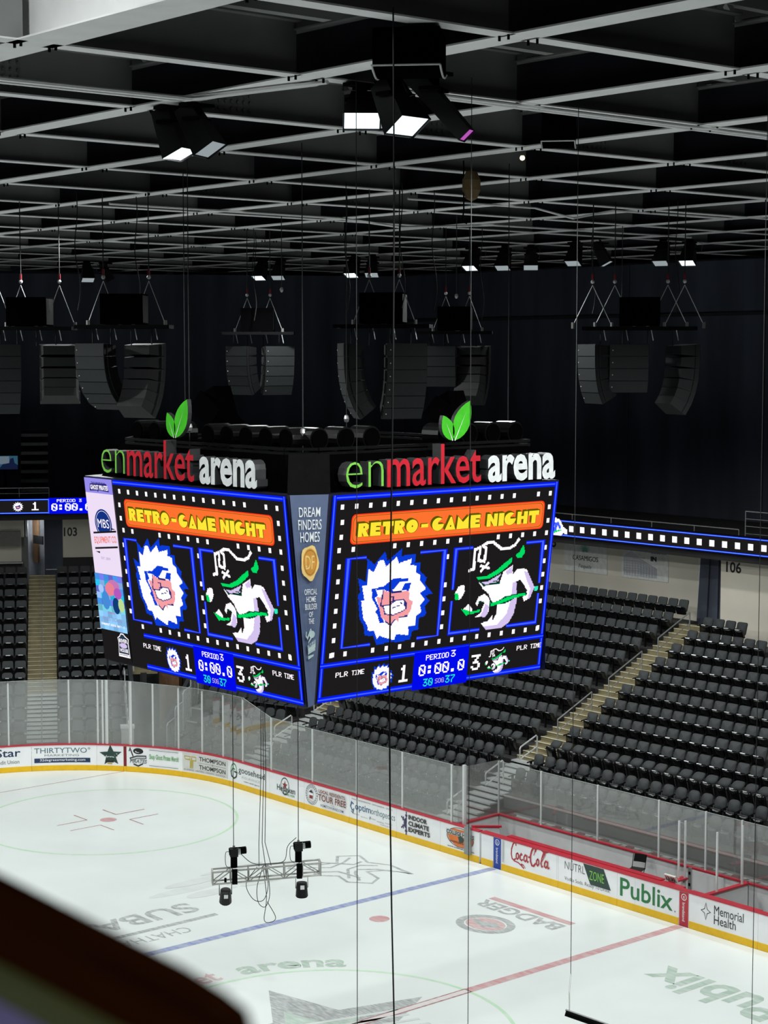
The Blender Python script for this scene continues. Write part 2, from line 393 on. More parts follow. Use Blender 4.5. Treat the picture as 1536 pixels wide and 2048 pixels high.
a.build('skate_scuffs', ice)

# concrete floor outside the boards
b = MB()
for i in range(-2, 30):
    s0, s1 = (i*1.5, i*1.5+1.5); p, q = bpos(s0, -.25), bpos(s1, -.25); P, Q = bpos(s0, -17), bpos(s1, -17)
    b.add([(p[0], p[1], -.02), (q[0], q[1], -.02), (Q[0], Q[1], -.02), (P[0], P[1], -.02)], [(0, 1, 2, 3)], M_CONC)
tag(b.build('floor_apron'), 'dark concrete floor between the boards and the stands', 'floor', kind='structure')

# ------------------------------------------------------------ bowl: walls, curtains, upper deck
b = MB(); b.box(38, 38.3, -30, 62, 6.5, 20.62, M_CURT); tag(b.build('wall_right'), 'black curtain wall behind the far side stands', 'curtain wall', kind='structure')
q = [sec(60, 38, -40, 0), sec(60, 38.3, -40, 0), sec(60, 38.3, 45, 0), sec(60, 38, 45, 0)]
b = MB(); b.hexa([(p.x, p.y, 5.5) for p in q]+[(p.x, p.y, 20.62) for p in q], M_CURT); tag(b.build('wall_back'), 'black curtain wall closing the far corner of the arena', 'curtain wall', kind='structure')
b = MB()   # folds and seams of the curtain in slight relief
for y in (2, 9, 17, 25, 33): b.box(37.93, 38, y, y+.05, 6.5, 20.6, M_CURT)
b.box(37.9, 38, -30, 50, 18.15, 18.3, mat('curtain_hem', (.022, .023, .027), .8)); tag(b.build('trim_curtain'), 'horizontal hem and seams of the black side curtain', 'curtain hem', kind='structure')
b = MB(); b.box(-50, 60, -50, 80, 24.2, 24.4, M_DECK); tag(b.build('ceiling'), 'black roof deck above the steel', 'roof', kind='structure')
# lower walls behind the stands
WALL_A, WALL_B = 27.35, 28.25
b = MB(); b.box(WALL_A, WALL_A+.2, -16, 10.55, 5.4, 9.0, M_TAN); b.box(WALL_A+.2, WALL_A+3, 10.4, 10.55, 5.4, 9.0, M_GREYB)
wall_a = tag(b.build('wall_side_low'), 'tan wall with a section number above the nearer side seats', 'wall', kind='structure')
a = Art(lambda u, v, e: Vector((WALL_A-e, 10.4-u, 8.2+v))); a.text('106', .1, .02, .72, .42, M_INK, bold=.025); a.build('section_number', wall_a)
a = Art(lambda u, v, e: Vector((WALL_A+1.2-u, 10.55+e, 8.25+v))); a.text('106', 0, .02, .6, .42, M_INK, bold=.025); a.build('section_number', wall_a)
b = MB(); b.box(WALL_B, WALL_B+.2, 12.4, 34, 5.8, 9.0, M_TAN); b.box(WALL_B, WALL_B+.25, 12.2, 12.4, 5.4, 9.0, M_GREYB)
wall_b = tag(b.build('wall_side_far'), 'tan wall carrying two banners above the middle side seats', 'wall', kind='structure')
a = Art(lambda u, v, e: Vector((WALL_B-e, 20.9-u, 8.3+v))); a.text('105', 0, 0, .75, .42, M_INK, bold=.025); a.build('section_number', wall_b)
b = MB()
for k in range(6): b.bar(sec(0, 28.0+.08*(k % 2), -11.15+.27*k, 5.9), sec(0, 28.0+.08*(k % 2), -11.1+.22*k, 9.0), .28, .1, M_CURT, up=Vector((1, 0, 0)))
tag(b.build('portal_curtain'), 'black drape hanging in the doorway at the top of the stairs', 'curtain')
b = MB(); q = [sec(60, 27.35, -14, 0), sec(60, 27.6, -14, 0), sec(60, 27.6, -1.05, 0), sec(60, 27.35, -1.05, 0)]
b.hexa([(p.x, p.y, 6.9) for p in q]+[(p.x, p.y, 9.0) for p in q], M_TAN); b.hexa([(p.x, p.y, 5.4) for p in q]+[(p.x, p.y, 6.9) for p in q], M_CONC)
wall_c = tag(b.build('wall_corner'), 'tan corner wall with section number 103', 'wall', kind='structure')
a = Art(lambda u, v, e: sec(60, 27.35-e, -1.05-u, 7.9+v)); a.text('103', .05, 0, .62, .42, M_INK, bold=.025)
m_pur = mat('purple_banner', rgb(104, 80, 112), .6); m_pale = mat('pale_print', rgb(190, 184, 190), .6)
a.rect(1.55, -.75, 3.2, .9, m_pur); a.poly([(1.55, -.9), (3.2, -.9), (3.2, .15), (2.6, -.2), (2.0, -.5)], mat('grey_banner', rgb(120, 114, 116), .6)); a.text('XTREME', 1.65, .35, 1.2, .3, m_pale, bold=.01); a.text('GROUP', 1.65, -.05, 1.1, .3, m_pale, bold=.01); a.build('section_sign', wall_c)
b = MB(); q = [sec(60, 27.35, .72, 0), sec(60, 27.6, .72, 0), sec(60, 27.6, 8, 0), sec(60, 27.35, 8, 0)]
b.hexa([(p.x, p.y, 6.75) for p in q]+[(p.x, p.y, 9.0) for p in q], M_TAN); b.hexa([(p.x, p.y, 5.4) for p in q]+[(p.x, p.y, 6.75) for p in q], M_CONC)
b.bar(sec(60, 27.25, .8, 6.7), sec(60, 27.25, 8, 6.7), .1, .07, M_ALU); b.bar(sec(60, 27.3, .72, 7.9), sec(60, 27.3, .72, 5.6), .3, .2, M_GALV); b.bar(sec(60, 27.2, .9, 7.85), sec(60, 27.2, 8, 7.85), .25, .7, mat('grey_panel', rgb(120, 118, 112), .6))
tag(b.build('wall_corner_far'), 'tan wall with a bright ledge beside the corner stairs', 'wall', kind='structure')
b = MB(); m_port = mat('portal_white', rgb(205, 212, 222), .4, var=.15, scale=3)
b.bar(sec(60, 27.4, .62, 7.2), sec(60, 30.4, .62, 7.2), .1, 3.6, m_port); b.bar(sec(60, 30.2, .3, 6.4), sec(60, 30.2, .3, 8.6), .8, .1, mat('portal_wood', rgb(190, 150, 110), .5), up=Vector((0, 0, 1)))
b.bar(sec(60, 30.3, .62, 7.2), sec(60, 30.3, -.3, 7.2), .1, 3.6, m_port); b.bar(sec(60, 29, .1, 5.62), sec(60, 26.9, .1, 5.62), 1.0, .05, m_port)
b.bar(sec(60, 29.4, .1, 7.35), sec(60, 29.4, .1, 7.75), .9, .05, mat('portal_sign', rgb(40, 42, 44), .5))
house_lamp('portal_lamp', sec(60, 29.0, .1, 8.3), 22, (.95, .97, 1), .1)   # corridor light in the doorway
tag(b.build('wall_portal'), 'white walled doorway at the top of the corner stairs', 'doorway', kind='structure')
b = MB(); b.bar(sec(60, 27.4, -.62, 5.6), sec(60, 27.4, -.62, 9.0), .85, .15, M_CURT, up=sec(60, 1, 0, 0)-sec(60, 0, 0, 0)); b.bar(sec(60, 27.3, -.25, 6.35), sec(60, 27.3, -1.0, 6.35), .04, .04, M_ALU)
tag(b.build('portal_curtain'), 'black drape beside the white doorway above the corner stairs', 'curtain')
# upper deck
b = MB(); b.box(26.6, 38, -30, 40, 8.75, 9.0, M_CONC); tag(b.build('floor_upper'), 'upper deck slab over the side stands', 'deck', kind='structure')
b = MB(); q = [sec(60, 26.6, -14, 0), sec(60, 38, -14, 0), sec(60, 38, 30, 0), sec(60, 26.6, 30, 0)]
b.hexa([(p.x, p.y, 8.75) for p in q]+[(p.x, p.y, 9.0) for p in q], M_CONC); tag(b.build('floor_upper_corner'), 'upper deck slab over the corner stands', 'deck', kind='structure')
# upper corner stairs
b = MB()
for k in range(7): b.bar(sec(60, 30+.55*k, .9, 9.9+.42*k), sec(60, 30+.55*k, -.4, 9.9+.42*k), .5, .14, mat('upper_step', rgb(120, 122, 124), .6))
b.bar(sec(60, 29.7, .25, 9.1), sec(60, 33.8, .25, 12.6), 1.3, .05, M_CONC)
tag(b.build('upper_stairs'), 'dim grey steps climbing the upper deck beyond the ribbon display', 'stairs', kind='structure')

# ------------------------------------------------------------ roof steel
BX = [-13.5+4.87*i for i in range(-3, 12)]; BYS = [-15.2+4.83*i for i in range(-2, 15)]
BD = .72
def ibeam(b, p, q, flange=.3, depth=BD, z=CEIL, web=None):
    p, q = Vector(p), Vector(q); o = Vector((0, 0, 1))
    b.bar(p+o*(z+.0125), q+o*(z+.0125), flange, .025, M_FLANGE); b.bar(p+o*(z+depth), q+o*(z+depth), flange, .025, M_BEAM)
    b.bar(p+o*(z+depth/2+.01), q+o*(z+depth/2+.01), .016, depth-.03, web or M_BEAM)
def bolts(b, x, y, z=CEIL):
    for dx in (-.28, .28):
        for dy in (-.09, .09): b.cyl((x+dx, y+dy, z-.07), (x+dx, y+dy, z+.01), .022, M_BLACK, 6)
def deep(i): return i in (5,)
for i, x in enumerate(BX):
    b = MB(); ibeam(b, (x, -27, 0), (x, 51, 0), .52, web=M_WEBD) if i != 3 else ibeam(b, (x, -27, 0), (x, 51, 0), .75, 1.3, web=M_FLANGE)  # one girder's web whitened as if lit, the others darkened as shaded
    for y in BYS:
        if -26 < y < 30 and x < 20: bolts(b, x, y)
    tag(b.build('ceiling_beam', base=(x, 12, CEIL)), 'grey steel roof beam running along the length of the rink', 'beam', 'lengthwise roof beams', 'structure')
for j, y in enumerate(BYS):
    b = MB()
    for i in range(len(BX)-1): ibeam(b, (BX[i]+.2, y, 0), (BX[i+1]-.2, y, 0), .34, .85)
    for x in BX[3:9]:
        if j % 3 == 1:
            for a_ in range(8):
                for c_ in range(4): b.cyl((x+1.4+.14*a_, y-.045, CEIL+.16+.13*c_), (x+1.4+.14*a_, y, CEIL+.16+.13*c_), .035, M_GALV, 6)
            b.box(x+1.3, x+2.5, y-.02, y-.008, CEIL+.08, CEIL+.64, M_BEAM)
    tag(b.build('ceiling_beam', base=(10, y, CEIL)), 'grey steel roof beam running across the rink', 'beam', 'crosswise roof beams', 'structure')
# upper trusses between steel and deck
for j, y in enumerate((-8, 2, 14, 26, 38)):
    b = MB(); b.bar((-30, y, 22.4), (45, y, 22.4), .25, .25, M_BEAM); b.bar((-30, y, 24), (45, y, 24), .25, .25, M_BEAM)
    for k in range(25):
        x = -30+3*k; b.bar((x, y, 22.4), (x+1.5, y, 24), .14, .14, M_BEAM); b.bar((x+1.5, y, 24), (x+3, y, 22.4), .14, .14, M_BEAM)
    tag(b.build('ceiling_truss', base=(8, y, 22.3)), 'grey roof truss with diagonal webs above the beam grid', 'truss', 'upper roof trusses', 'structure')
b = MB()
for y in (13.2, 14.6):
    for z in (22.0, 22.5, 23.0): b.bar((-10, y, z), (45, y, z), .06, .06, M_GALV)
    for k in range(28): b.bar((-10+2*k, y, 21.7), (-10+2*k, y, 23.0), .06, .06, M_GALV)
b.box(-10, 45, 13.2, 14.6, 21.66, 21.7, M_GALV); tag(b.build('catwalk'), 'grey service catwalk with railings above the roof beams', 'catwalk', kind='structure')
# conduits clipped under the steel
def conduit(name, pts, r, lab, n=1):
    b = MB()
    for k in range(n): b.tube([Vector(p)+Vector((0, .26*k, 0)) for p in pts], r*1.3, M_FLANGE, 6)
    tag(b.build(name), lab, 'conduit')
conduit('conduit', [(-20, -7.4, CEIL-.055), (-9.2, -7.5, CEIL-.055), (-8.9, -7.6, CEIL-.055), (-8.3, -10.5, CEIL-.055)], .03, 'pale twin electrical conduit leading to the nearest floodlights', 2)
conduit('conduit', [(-7.6, -10.6, CEIL-.055), (-3.8, -10.55, CEIL-.055), (2, -10.5, CEIL-.055), (8, -10.45, CEIL-.055)], .022, 'pale twin conduit running past the dark hanging cabinet', 2)
conduit('conduit', [(1.5, 12, CEIL-.055), (10, 12.1, CEIL-.055), (12, 11.3, CEIL-.3), (16, 11.2, CEIL-.055), (26, 11.1, CEIL-.055)], .03, 'thin pale conduit kinking under the far roof beams')
conduit('conduit', [(7, 5.2, CEIL-.055), (12, 5.2, CEIL-.055), (13, 4.6, CEIL-.35), (14.5, 4.4, CEIL-.055), (20, 4.3, CEIL-.055)], .026, 'thin pale conduit with a dip near the far side wall')
conduit('conduit', [(4, 27, CEIL-.055), (15, 27, CEIL-.055), (24, 26.8, CEIL-.055)], .028, 'thin pale conduit over the far end of the rink')

# ------------------------------------------------------------ stands
def row_x(k): return 15.45+.886*k           # back of the seats in row k
def row_z(k): return 1.16+(.354*k if k <= 4 else 1.416+.40*(k-4))
AIS = 10.97                                  # y of the main stairs
def tier(name, ang, l0, l1, k0, k1, lab, shift=lambda k: 0):
    b = MB()
    for k in range(k0, k1+1):
        xa, xb = row_x(k)-.62, row_x(k)+.27+(.2 if k == k1 else 0); d = shift(k)
        m = M_ALU if k < 3 else M_CONC
        q = [sec(ang, xa, l0, 0), sec(ang, xb, l0, 0), sec(ang, xb, l1+d, 0), sec(ang, xa, l1+d, 0)]
        zt = row_z(k); zb = max(-.02, zt-(.45 if k < 3 else .9))
        b.hexa([(p.x, p.y, zb) for p in q]+[(p.x, p.y, zt) for p in q], M_CONC)
        if k < 3: b.bar(sec(ang, xa-.012, l0, zt-.03), sec(ang, xa-.012, l1+d, zt-.03), .02, .06, M_ALU)
    q = [sec(ang, row_x(k0)-.6, l0+.02, 0), sec(ang, row_x(k1)+.2, l0+.02, 0), sec(ang, row_x(k1)+.2, l1-.02, 0), sec(ang, row_x(k0)-.6, l1-.02, 0)]
    return tag(b.build(name), lab, 'seating tier', kind='structure')
tier('floor_tier', 0, -36, 10.25-CY, 1, 12, 'stepped seating tier beside the penalty box')
tier('floor_tier', 0, 11.7-CY, 21.85-CY, -2, 13, 'stepped seating tier behind the middle of the far side')
S3 = lambda k: .42*(k+2)
tier('floor_tier', 15, -1.75, 1.75, -2, 10, 'stepped seating tier between the rink corner and the tunnel', S3)
tier('floor_tier', 60, -3.6, -.72, -2, 12, 'stepped corner tier beyond the stairs, by the tunnel')
tier('floor_tier', 60, .55, 9, -2, 12, 'stepped corner tier at the edge of the view')
def stairs(ang, la, lb, k0, k1, lab, sub=3):
    b = MB()
    for k in range(k0, k1+1):
        z0, z1 = row_z(k-1), row_z(k); x0 = row_x(k)-.62-.886+.25
        for j in range(sub):
            xa = x0+(.886)*j/sub; xb = x0+.886*(j+1)/sub+.05; zt = z0+(z1-z0)*(j+1)/sub
            q = [sec(ang, xa, la, 0), sec(ang, xb, la, 0), sec(ang, xb, lb, 0), sec(ang, xa, lb, 0)]
            if k <= 3: b.hexa([(p.x, p.y, zt-.05) for p in q]+[(p.x, p.y, zt) for p in q], M_ALU)
            else:
                b.hexa([(p.x, p.y, zt-.3) for p in q]+[(p.x, p.y, zt) for p in q], M_STAIR)
                b.bar(sec(ang, xa+.01, la, zt+.004), sec(ang, xa+.01, lb, zt+.004), .06, .012, M_NOSE)
    return tag(b.build('stair_flight'), lab, 'stairs', kind='structure')
stairs(0, 10.27-CY, 11.68-CY, -1, 13, 'stairs from the penalty box corner up to the curtained doorway')
stairs(0, .0, 1.2, -1, 6, 'stairs near the rink corner behind the glass')
stairs(60, -.7, .53, -1, 13, 'straight stairs in the far corner stands')
# tunnel between the corner sections
m_tun = mat('tunnel_dark', rgb(48, 50, 52), .7); m_brn = mat('tunnel_brown', rgb(120, 88, 62), .7)
b = MB(); q = [sec(38, 22, -3.6, 0), sec(38, 22.3, -3.6, 0), sec(38, 22.3, 3.4, 0), sec(38, 22, 3.4, 0)]
b.hexa([(p.x, p.y, 0) for p in q]+[(p.x, p.y, 4.6) for p in q], m_tun)
b.bar(sec(40, 21.4, .2, 0), sec(40, 21.4, .2, 4.4), .9, .5, m_brn, up=sec(40, 1, 0, 0)-sec(40, 0, 0, 0))
b.bar(sec(60, 14.2, -3.75, 1.2), sec(60, 26.5, -3.75, 3.6), .16, 2.6, m_tun)
b.bar(sec(15, 13.6, 2.2, .9), sec(15, 22, 6.6, 3.3), .16, 2.0, m_tun)
tag(b.build('wall_tunnel'), 'dark tunnel walls between the two corner stands with a brown column', 'tunnel', kind='structure')
b = MB(); b.bar(sec(60, 17.6, -4.3, 3.0), sec(60, 20.6, -4.3, 3.0), 1.2, .12, M_STAIR); b.bar(sec(60, 17.6, -4.3, 2.0), sec(60, 17.6, -4.3, 3.0), .2, .2, M_CONC)
tag(b.build('tunnel_landing'), 'small beige landing above the tunnel mouth', 'landing', kind='structure')
# concourse slab and post under the camera's drink rail
b = MB(); b.box(-30, -26.2, -38, -31.9, 14.5, 14.75, M_CONC); tag(b.build('floor_concourse'), 'upper concourse slab carrying the wooden drink rail', 'floor', kind='structure')

# ------------------------------------------------------------ dasher boards
BH = 1.07
def strip(b, s0, s1, o0, o1, z0, z1, m):
    n = max(1, int(abs(s1-s0)/.12)) if s1 > CY else 1
    for i in range(n):
        a0, a1 = s0+(s1-s0)*i/n, s0+(s1-s0)*(i+1)/n
        q = [bpos(a0, o0), bpos(a1, o0), bpos(a1, o1), bpos(a0, o1)]
        b.hexa([(x, y, z0) for x, y in q]+[(x, y, z1) for x, y in q], m)
def board(s0, s1, label, art=None, face=None, cap=(.03, -.14), kick=True):
    """one dasher panel between s0 and s1 with kick plate, cap rail and its advert (u runs left to right as read from the ice)"""
    g = .004; x, y = bpos((s0+s1)/2, -.06)
    t = thing('dasher_board', (x, y, 0), label, 'dasher board', 'advertising boards round the rink')
    b = MB(); strip(b, s0+g, s1-g, 0, -.11, 0, BH-.05, face or M_WHITE); b.build('panel', t)
    if kick: b = MB(); strip(b, s0+g, s1-g, .012, 0, 0, .21, M_YEL); b.build('kick_plate', t)
    b = MB(); strip(b, s0, s1, cap[0], cap[1], BH-.05, BH, M_RED); b.build('cap_rail', t)
    if art:
        W = s1-s0
        def fn(u, v, e): px, py = bpos(s1-u, e); return Vector((px, py, v))
        a = Art(fn, .0015, .003); art(a, W); a.build('advert', t)
    return t
def ink(name, r, g, b_): return mat(name, rgb(r, g, b_), .4, var=.05)
I_NAVY = ink('ink_navy', 28, 52, 92); I_SLATE = ink('ink_slate', 84, 118, 130); I_GREY = ink('ink_grey', 128, 132, 134); I_GREEN = ink('ink_green', 60, 140, 84); I_LGREEN = ink('ink_light_green', 118, 176, 118)
I_GOLD = ink('ink_gold', 190, 170, 84); I_PUB = ink('ink_leaf_green', 36, 122, 66); I_BROWN = ink('ink_brown', 122, 62, 50); I_MAR = ink('ink_maroon', 140, 40, 44); I_COLA = ink('ink_cola', 178, 44, 52)
I_ORG = ink('ink_orange', 226, 120, 50); I_PURP = ink('ink_purple', 66, 56, 100); I_DGN = ink('ink_bottle_green', 40, 66, 58); I_LIME = ink('ink_lime', 130, 210, 70); I_PALE = ink('ink_pale', 200, 204, 204); I_BLUE = ink('ink_blue', 56, 100, 140)

def ad_star(a, W):
    a.text('VyStar', .35, .52, 1.62, .42, I_NAVY, bold=.012); a.text('Credit Union', .88, .34, 1.04, .15, I_GREY, bold=.01)
def ad_thirty(a, W):
    a.text('THIRTYTWO°', .1, .70, 2.2, .22, I_SLATE, bold=.004); a.text('MARKETING', .5, .57, 1.35, .08, I_GREY)
    a.rect(.1, .32, 2.3, .50, I_NAVY, 24); a.text('32degreesmarketing.com', .32, .35, 1.78, .13, M_WHITE, bold=.004)
def ad_allstar(a, W):
    c = W*.52; P = []
    for k in range(10):
        t = PI/2+.05+k*PI/5; r = .46 if k % 2 == 0 else .2; P.append((c+r*1.05*math.cos(t), .62+r*math.sin(t)*.95))
    a.poly(P, I_DGN); a.rect(c-.27, .58, c+.27, .76, I_DGN); a.text('ALL-STAR', c-.25, .66, .52, .1, M_WHITE, bold=.02, shear=.2); a.text('GAME', c-.2, .54, .36, .1, M_WHITE, bold=.02, shear=.2)
    a.rect(c-.2, .34, c+.12, .42, M_INK); a.rect(c-.14, .27, c+.06, .32, I_GOLD)
def ad_pirate(a, W):
    a.stroke([(.12, .82), (.15, .95), (.2, .82), (.28, .62)], .05, M_INK)
    a.ell(.5, .84, .22, .12, M_INK, 16); a.ell(.48, .82, .12, .05, I_PALE, 10)
    a.stroke([(.15, .5), (.45, .6), (.85, .62)], .13, M_INK); a.stroke([(.18, .5), (.45, .59), (.82, .61)], .06, I_PALE)
    a.text('PIRATES', .14, .36, .74, .16, I_GREY, bold=.03, shear=.2); a.stroke([(.3, .32), (.5, .25), (.7, .35)], .05, M_INK)
    a.stroke([(.98, .92), (2.3, .92)], .02, I_GREY); a.stroke([(.98, .3), (2.3, .3)], .02, I_GREY)
    a.text('Shop Ghost Pirates Merch!', .98, .5, 1.34, .26, I_LGREEN, bold=.02)
def ad_thompson(a, W):
    a.rect(.02, .26, W-.1, .96, ink('ink_off_white', 218, 218, 214), 24)
    a.stroke([(.08, .84), (.36, .84), (.36, .72), (.14, .72), (.08, .84)], .035, I_GOLD); a.stroke([(.4, .84), (.66, .84), (.66, .7), (.5, .7), (.5, .4), (.38, .4), (.38, .7)], .04, I_GOLD)
    a.rect(.41, .43, .47, .8, I_GOLD); a.text('THOMPSON', .82, .72, 1.45, .17, M_INK, bold=.012); a.text('THOMPSON', .82, .4, 1.45, .17, M_INK, bold=.012)
    a.rect(.74, .64, 2.3, .65, I_GREY, 20); a.text('&', 1.5, .6, .07, .08, I_GREY)
    a.text('PLUMBING · HEATING · COOLING · ELECTRICAL', .08, .29, 2.2, .06, I_GREY)
def ad_goose(a, W):
    a.ell(.26, .64, .2, .3, I_GREEN, 30, .82); a.stroke([(.1, .6), (.2, .74), (.34, .7)], .05, I_GREEN); a.stroke([(.08, .62), (.12, .42), (.28, .36), (.42, .44), (.46, .6), (.28, .62)], .06, I_DGN)
    a.text('goosehead', .56, .56, 1.68, .3, I_DGN, bold=.004); a.text('INSURANCE', .78, .44, 1.15, .09, I_PALE); a.text('robert speed agency', .9, .3, 1.0, .07, M_INK)
def ad_brew(a, W):
    c = .95; a.ell(c, .62, .26, .33, I_DGN, 30, .88); P = []
    for k in range(10):
        t = PI/2+k*PI/5; r = .17 if k % 2 == 0 else .07; P.append((c+r*math.cos(t), .66+r*math.sin(t)))
    a.poly(P, I_MAR); a.ell(c, .4, .1, .08, I_DGN, 16, .6); a.text('Heineken', c-.48, .42, 1.1, .22, I_DGN, bold=.012); a.text('SILVER', c+.1, .3, .5, .08, I_GREEN)
def ad_tour(a, W):
    c = .46; a.ell(c, .62, .36, .37, I_GREY, 36, .96); a.ell(c, .62, .25, .26, I_GREY, 30, .95)
    for k in range(22):
        t = k*2*PI/22; a.stroke([(c+.27*math.cos(t), .62+.28*math.sin(t)), (c+.34*math.cos(t), .62+.35*math.sin(t))], .035, I_GREY)
    a.poly([(c-.14, .7), (c, .8), (c+.14, .7)], M_INK); a.rect(c-.1, .5, c+.1, .68, M_WHITE); a.rect(c-.1, .48, c+.1, .6, I_MAR)
    a.text('LOCAL RESIDENTS', .9, .78, 1.5, .12, I_BROWN, bold=.025); a.text('TOUR FREE', .88, .5, 1.58, .24, I_BROWN, bold=.02); a.text('visit', 1.6, .42, .2, .05, I_GREY); a.text('HOMETOWNPASS.COM', 1.02, .3, 1.3, .09, I_NAVY, bold=.012)
def ad_optim(a, W):
    a.stroke([(.24, .72), (.13, .78), (.07, .62), (.16, .5), (.26, .52)], .05, I_BLUE); a.stroke([(.1, .46), (.2, .4), (.26, .58)], .04, I_SLATE)
    a.text('optim', .32, .48, .86, .3, I_BLUE, bold=.008); a.text('orthopedics', 1.2, .48, 1.28, .3, I_SLATE, bold=-.008)
    a.text('MUSIC · DEGENERATIVE · ORTHOPAEDIC · SPORTS', .14, .88, 2.2, .05, I_GREY)
    for k in range(5): a.text('southcoast health partner', .2+.44*k, .36-.03*(k % 2), .38, .06, I_GREY)
    a.text('y', 1.12, .34, .08, .12, I_NAVY); a.text('medical group', 1.7, .26, .6, .06, I_GREY)
def ad_climate(a, W):
    c = .5
    for k in range(4):
        t = PI/2+PI*(k+.0)/3; a.stroke([(c, .6), (c+.3*math.cos(t), .6+.4*math.sin(t))], .05, I_PURP)
        a.stroke([(c+.2*math.cos(t+.25), .6+.3*math.sin(t+.25)), (c+.16*math.cos(t), .6+.2*math.sin(t)), (c+.2*math.cos(t-.25), .6+.3*math.sin(t-.25))], .04, I_PURP)
    a.poly([(c, .4), (c-.12, .5), (c-.12, .7), (c, .8)], I_PURP)
    for k, s_ in enumerate(('INDOOR', 'CLIMATE', 'EXPERTS')): a.text(s_, .62, .76-.21*k, (.95, 1.05, 1.1)[k], .16, ink('ink_charcoal', 62, 60, 56), bold=.04)
def ad_hunks(a, W):
    c = .98; a.poly([(c-.62, .72), (c-.4, .9), (c+.3, .92), (c+.62, .76), (c+.62, .5), (c+.3, .34), (c-.2, .34), (c-.56, .52)], I_ORG); a.ell(c, .64, .66, .33, ink('ink_grey_brown', 120, 112, 100), 30, .93)
    a.rect(c-.68, .68, c+.68, .84, I_PALE); a.text('COLLEGE HUNKS', c-.66, .69, 1.32, .14, ink('ink_charcoal', 62, 60, 56), bold=.04)
    a.poly([(c-.1, .66), (c+.05, .72), (c+.2, .62), (c+.12, .5), (c-.04, .48)], I_DGN); a.text('HAULING JUNK & MOVING', c-.5, .42, 1.0, .08, I_BROWN, bold=.03); a.text('www.collegehunks.com', c-.62, .25, 1.3, .06, M_INK, bold=.02)
def cola(a, u0, v0, k):
    def S(P, w, w1=None): a.stroke([(u0+x*k, v0+y*k) for x, y in P], w*k, I_COLA, w1=None if w1 is None else w1*k)
    S([(1.02, 2.55), (.95, 2.9), (.7, 2.95), (.42, 2.6), (.2, 2.0), (.15, 1.3), (.3, .75), (.65, .6), (1.0, .9)], .2)
    S([(.3, .75), (.7, .5), (1.4, .45), (1.95, .2), (2.5, -.12)], .12, .2); S([(1.95, .35), (2.4, .3), (2.8, -.05)], .22, .05)
    S([(1.35, 1.7), (1.1, 1.5), (1.05, 1.1), (1.25, .85), (1.5, 1.05), (1.5, 1.5), (1.3, 1.7)], .2); S([(2.2, 1.55), (2.0, 1.7), (1.78, 1.4), (1.8, .95), (2.05, .85), (2.3, 1.05)], .2)
    S([(3.0, 1.6), (2.75, 1.72), (2.5, 1.4), (2.5, .95), (2.75, .85), (3.0, 1.15)], .2); S([(3.05, 1.75), (3.0, 1.1), (3.15, .85), (3.35, 1.0)], .2); S([(3.3, 1.55), (3.6, 1.6)], .22)
    S([(4.6, 2.5), (4.55, 2.95), (4.25, 3.0), (3.9, 2.5), (3.7, 1.8), (3.7, 1.1), (3.95, .6), (4.3, .6), (4.65, 1.05)], .24); S([(4.3, 2.0), (4.5, 2.6), (4.9, 3.05), (5.6, 3.0), (6.2, 2.75), (6.9, 3.0), (7.15, 3.2)], .1, .28)
    S([(5.05, 1.7), (4.8, 1.4), (4.78, 1.0), (5.0, .8), (5.22, 1.05), (5.2, 1.5), (5.0, 1.7)], .2); S([(6.4, 2.5), (6.1, 2.6), (5.8, 2.0), (5.6, 1.2), (5.75, .8), (6.0, .95)], .2); S([(5.75, 1.5), (6.1, 2.0), (6.4, 2.6)], .1)
    S([(6.75, 1.6), (6.5, 1.72), (6.25, 1.4), (6.25, .95), (6.5, .85), (6.75, 1.15)], .2); S([(6.85, 1.75), (6.75, 1.1), (6.9, .85), (7.15, 1.0)], .2)
def ad_cola(a, W):
    cola(a, .42, .3, .245); a.rect(.05, .28, .12, .98, I_PALE); a.rect(W-.04, .25, W-.03, 1.0, I_PALE)
def ad_nutrl(a, W):
    L = ink('ink_graphite', 66, 70, 70)
    a.text('NÜTRL', .28, .66, .85, .3, L, bold=-.012); a.poly([(1.06, .99), (1.9, .99), (2.2, .4), (1.36, .4)], I_DGN); a.text('ZONE', 1.32, .55, .6, .28, I_LIME, bold=-.005)
    a.text('Vodka Soda. Ready·To·Drink.', .28, .28, 1.9, .15, L, bold=-.012)
def ad_publix(a, W):
    a.text('Publix', .12, .34, 2.05, .56, I_PUB, bold=.012); a.ell(2.26, .36, .025, .025, I_GREY, 10); a.rect(W*.3, .22, W*.3+.006, 1, I_PALE); a.rect(W*.62, .22, W*.62+.006, 1, I_PALE)
def ad_health(a, W):
    c = .62; a.stroke([(c, .88), (c+.05, .7), (c+.17, .64), (c+.05, .58), (c, .4), (c-.05, .58), (c-.17, .64), (c-.05, .7)], .02, M_INK, closed=True)
    a.text('Memorial', .92, .62, 1.05, .26, M_INK); a.text('Health', .92, .34, .78, .26, M_INK)
def ad_blue(a, W):
    a.rect(.02, 0, W-.02, 1.0, M_BLUE); a.ell(W/2, .86, .1, .1, M_WHITE, 20, .8); a.text('b', W/2-.03, .8, .06, .12, M_WHITE)
    vs = a.fn; f2 = Art(lambda u, v, e: vs(W/2-.05+v, .68-u, e), e0=a.e+.002); f2.mb = a.mb; f2.text('brandstand', 0, 0, .5, .1, M_WHITE, bold=.01)
def ad_red(a, W):
    a.rect(.02, 0, W-.02, 1.0, M_RED); a.ell(W/2, .86, .1, .1, M_WHITE, 20, .8); a.text('e', W/2-.03, .8, .06, .1, M_WHITE)
    vs = a.fn; f2 = Art(lambda u, v, e: vs(W/2-.05+v, .7-u, e), e0=a.e+.002); f2.mb = a.mb; f2.text('brandstand', 0, 0, .55, .1, M_WHITE, bold=.01)
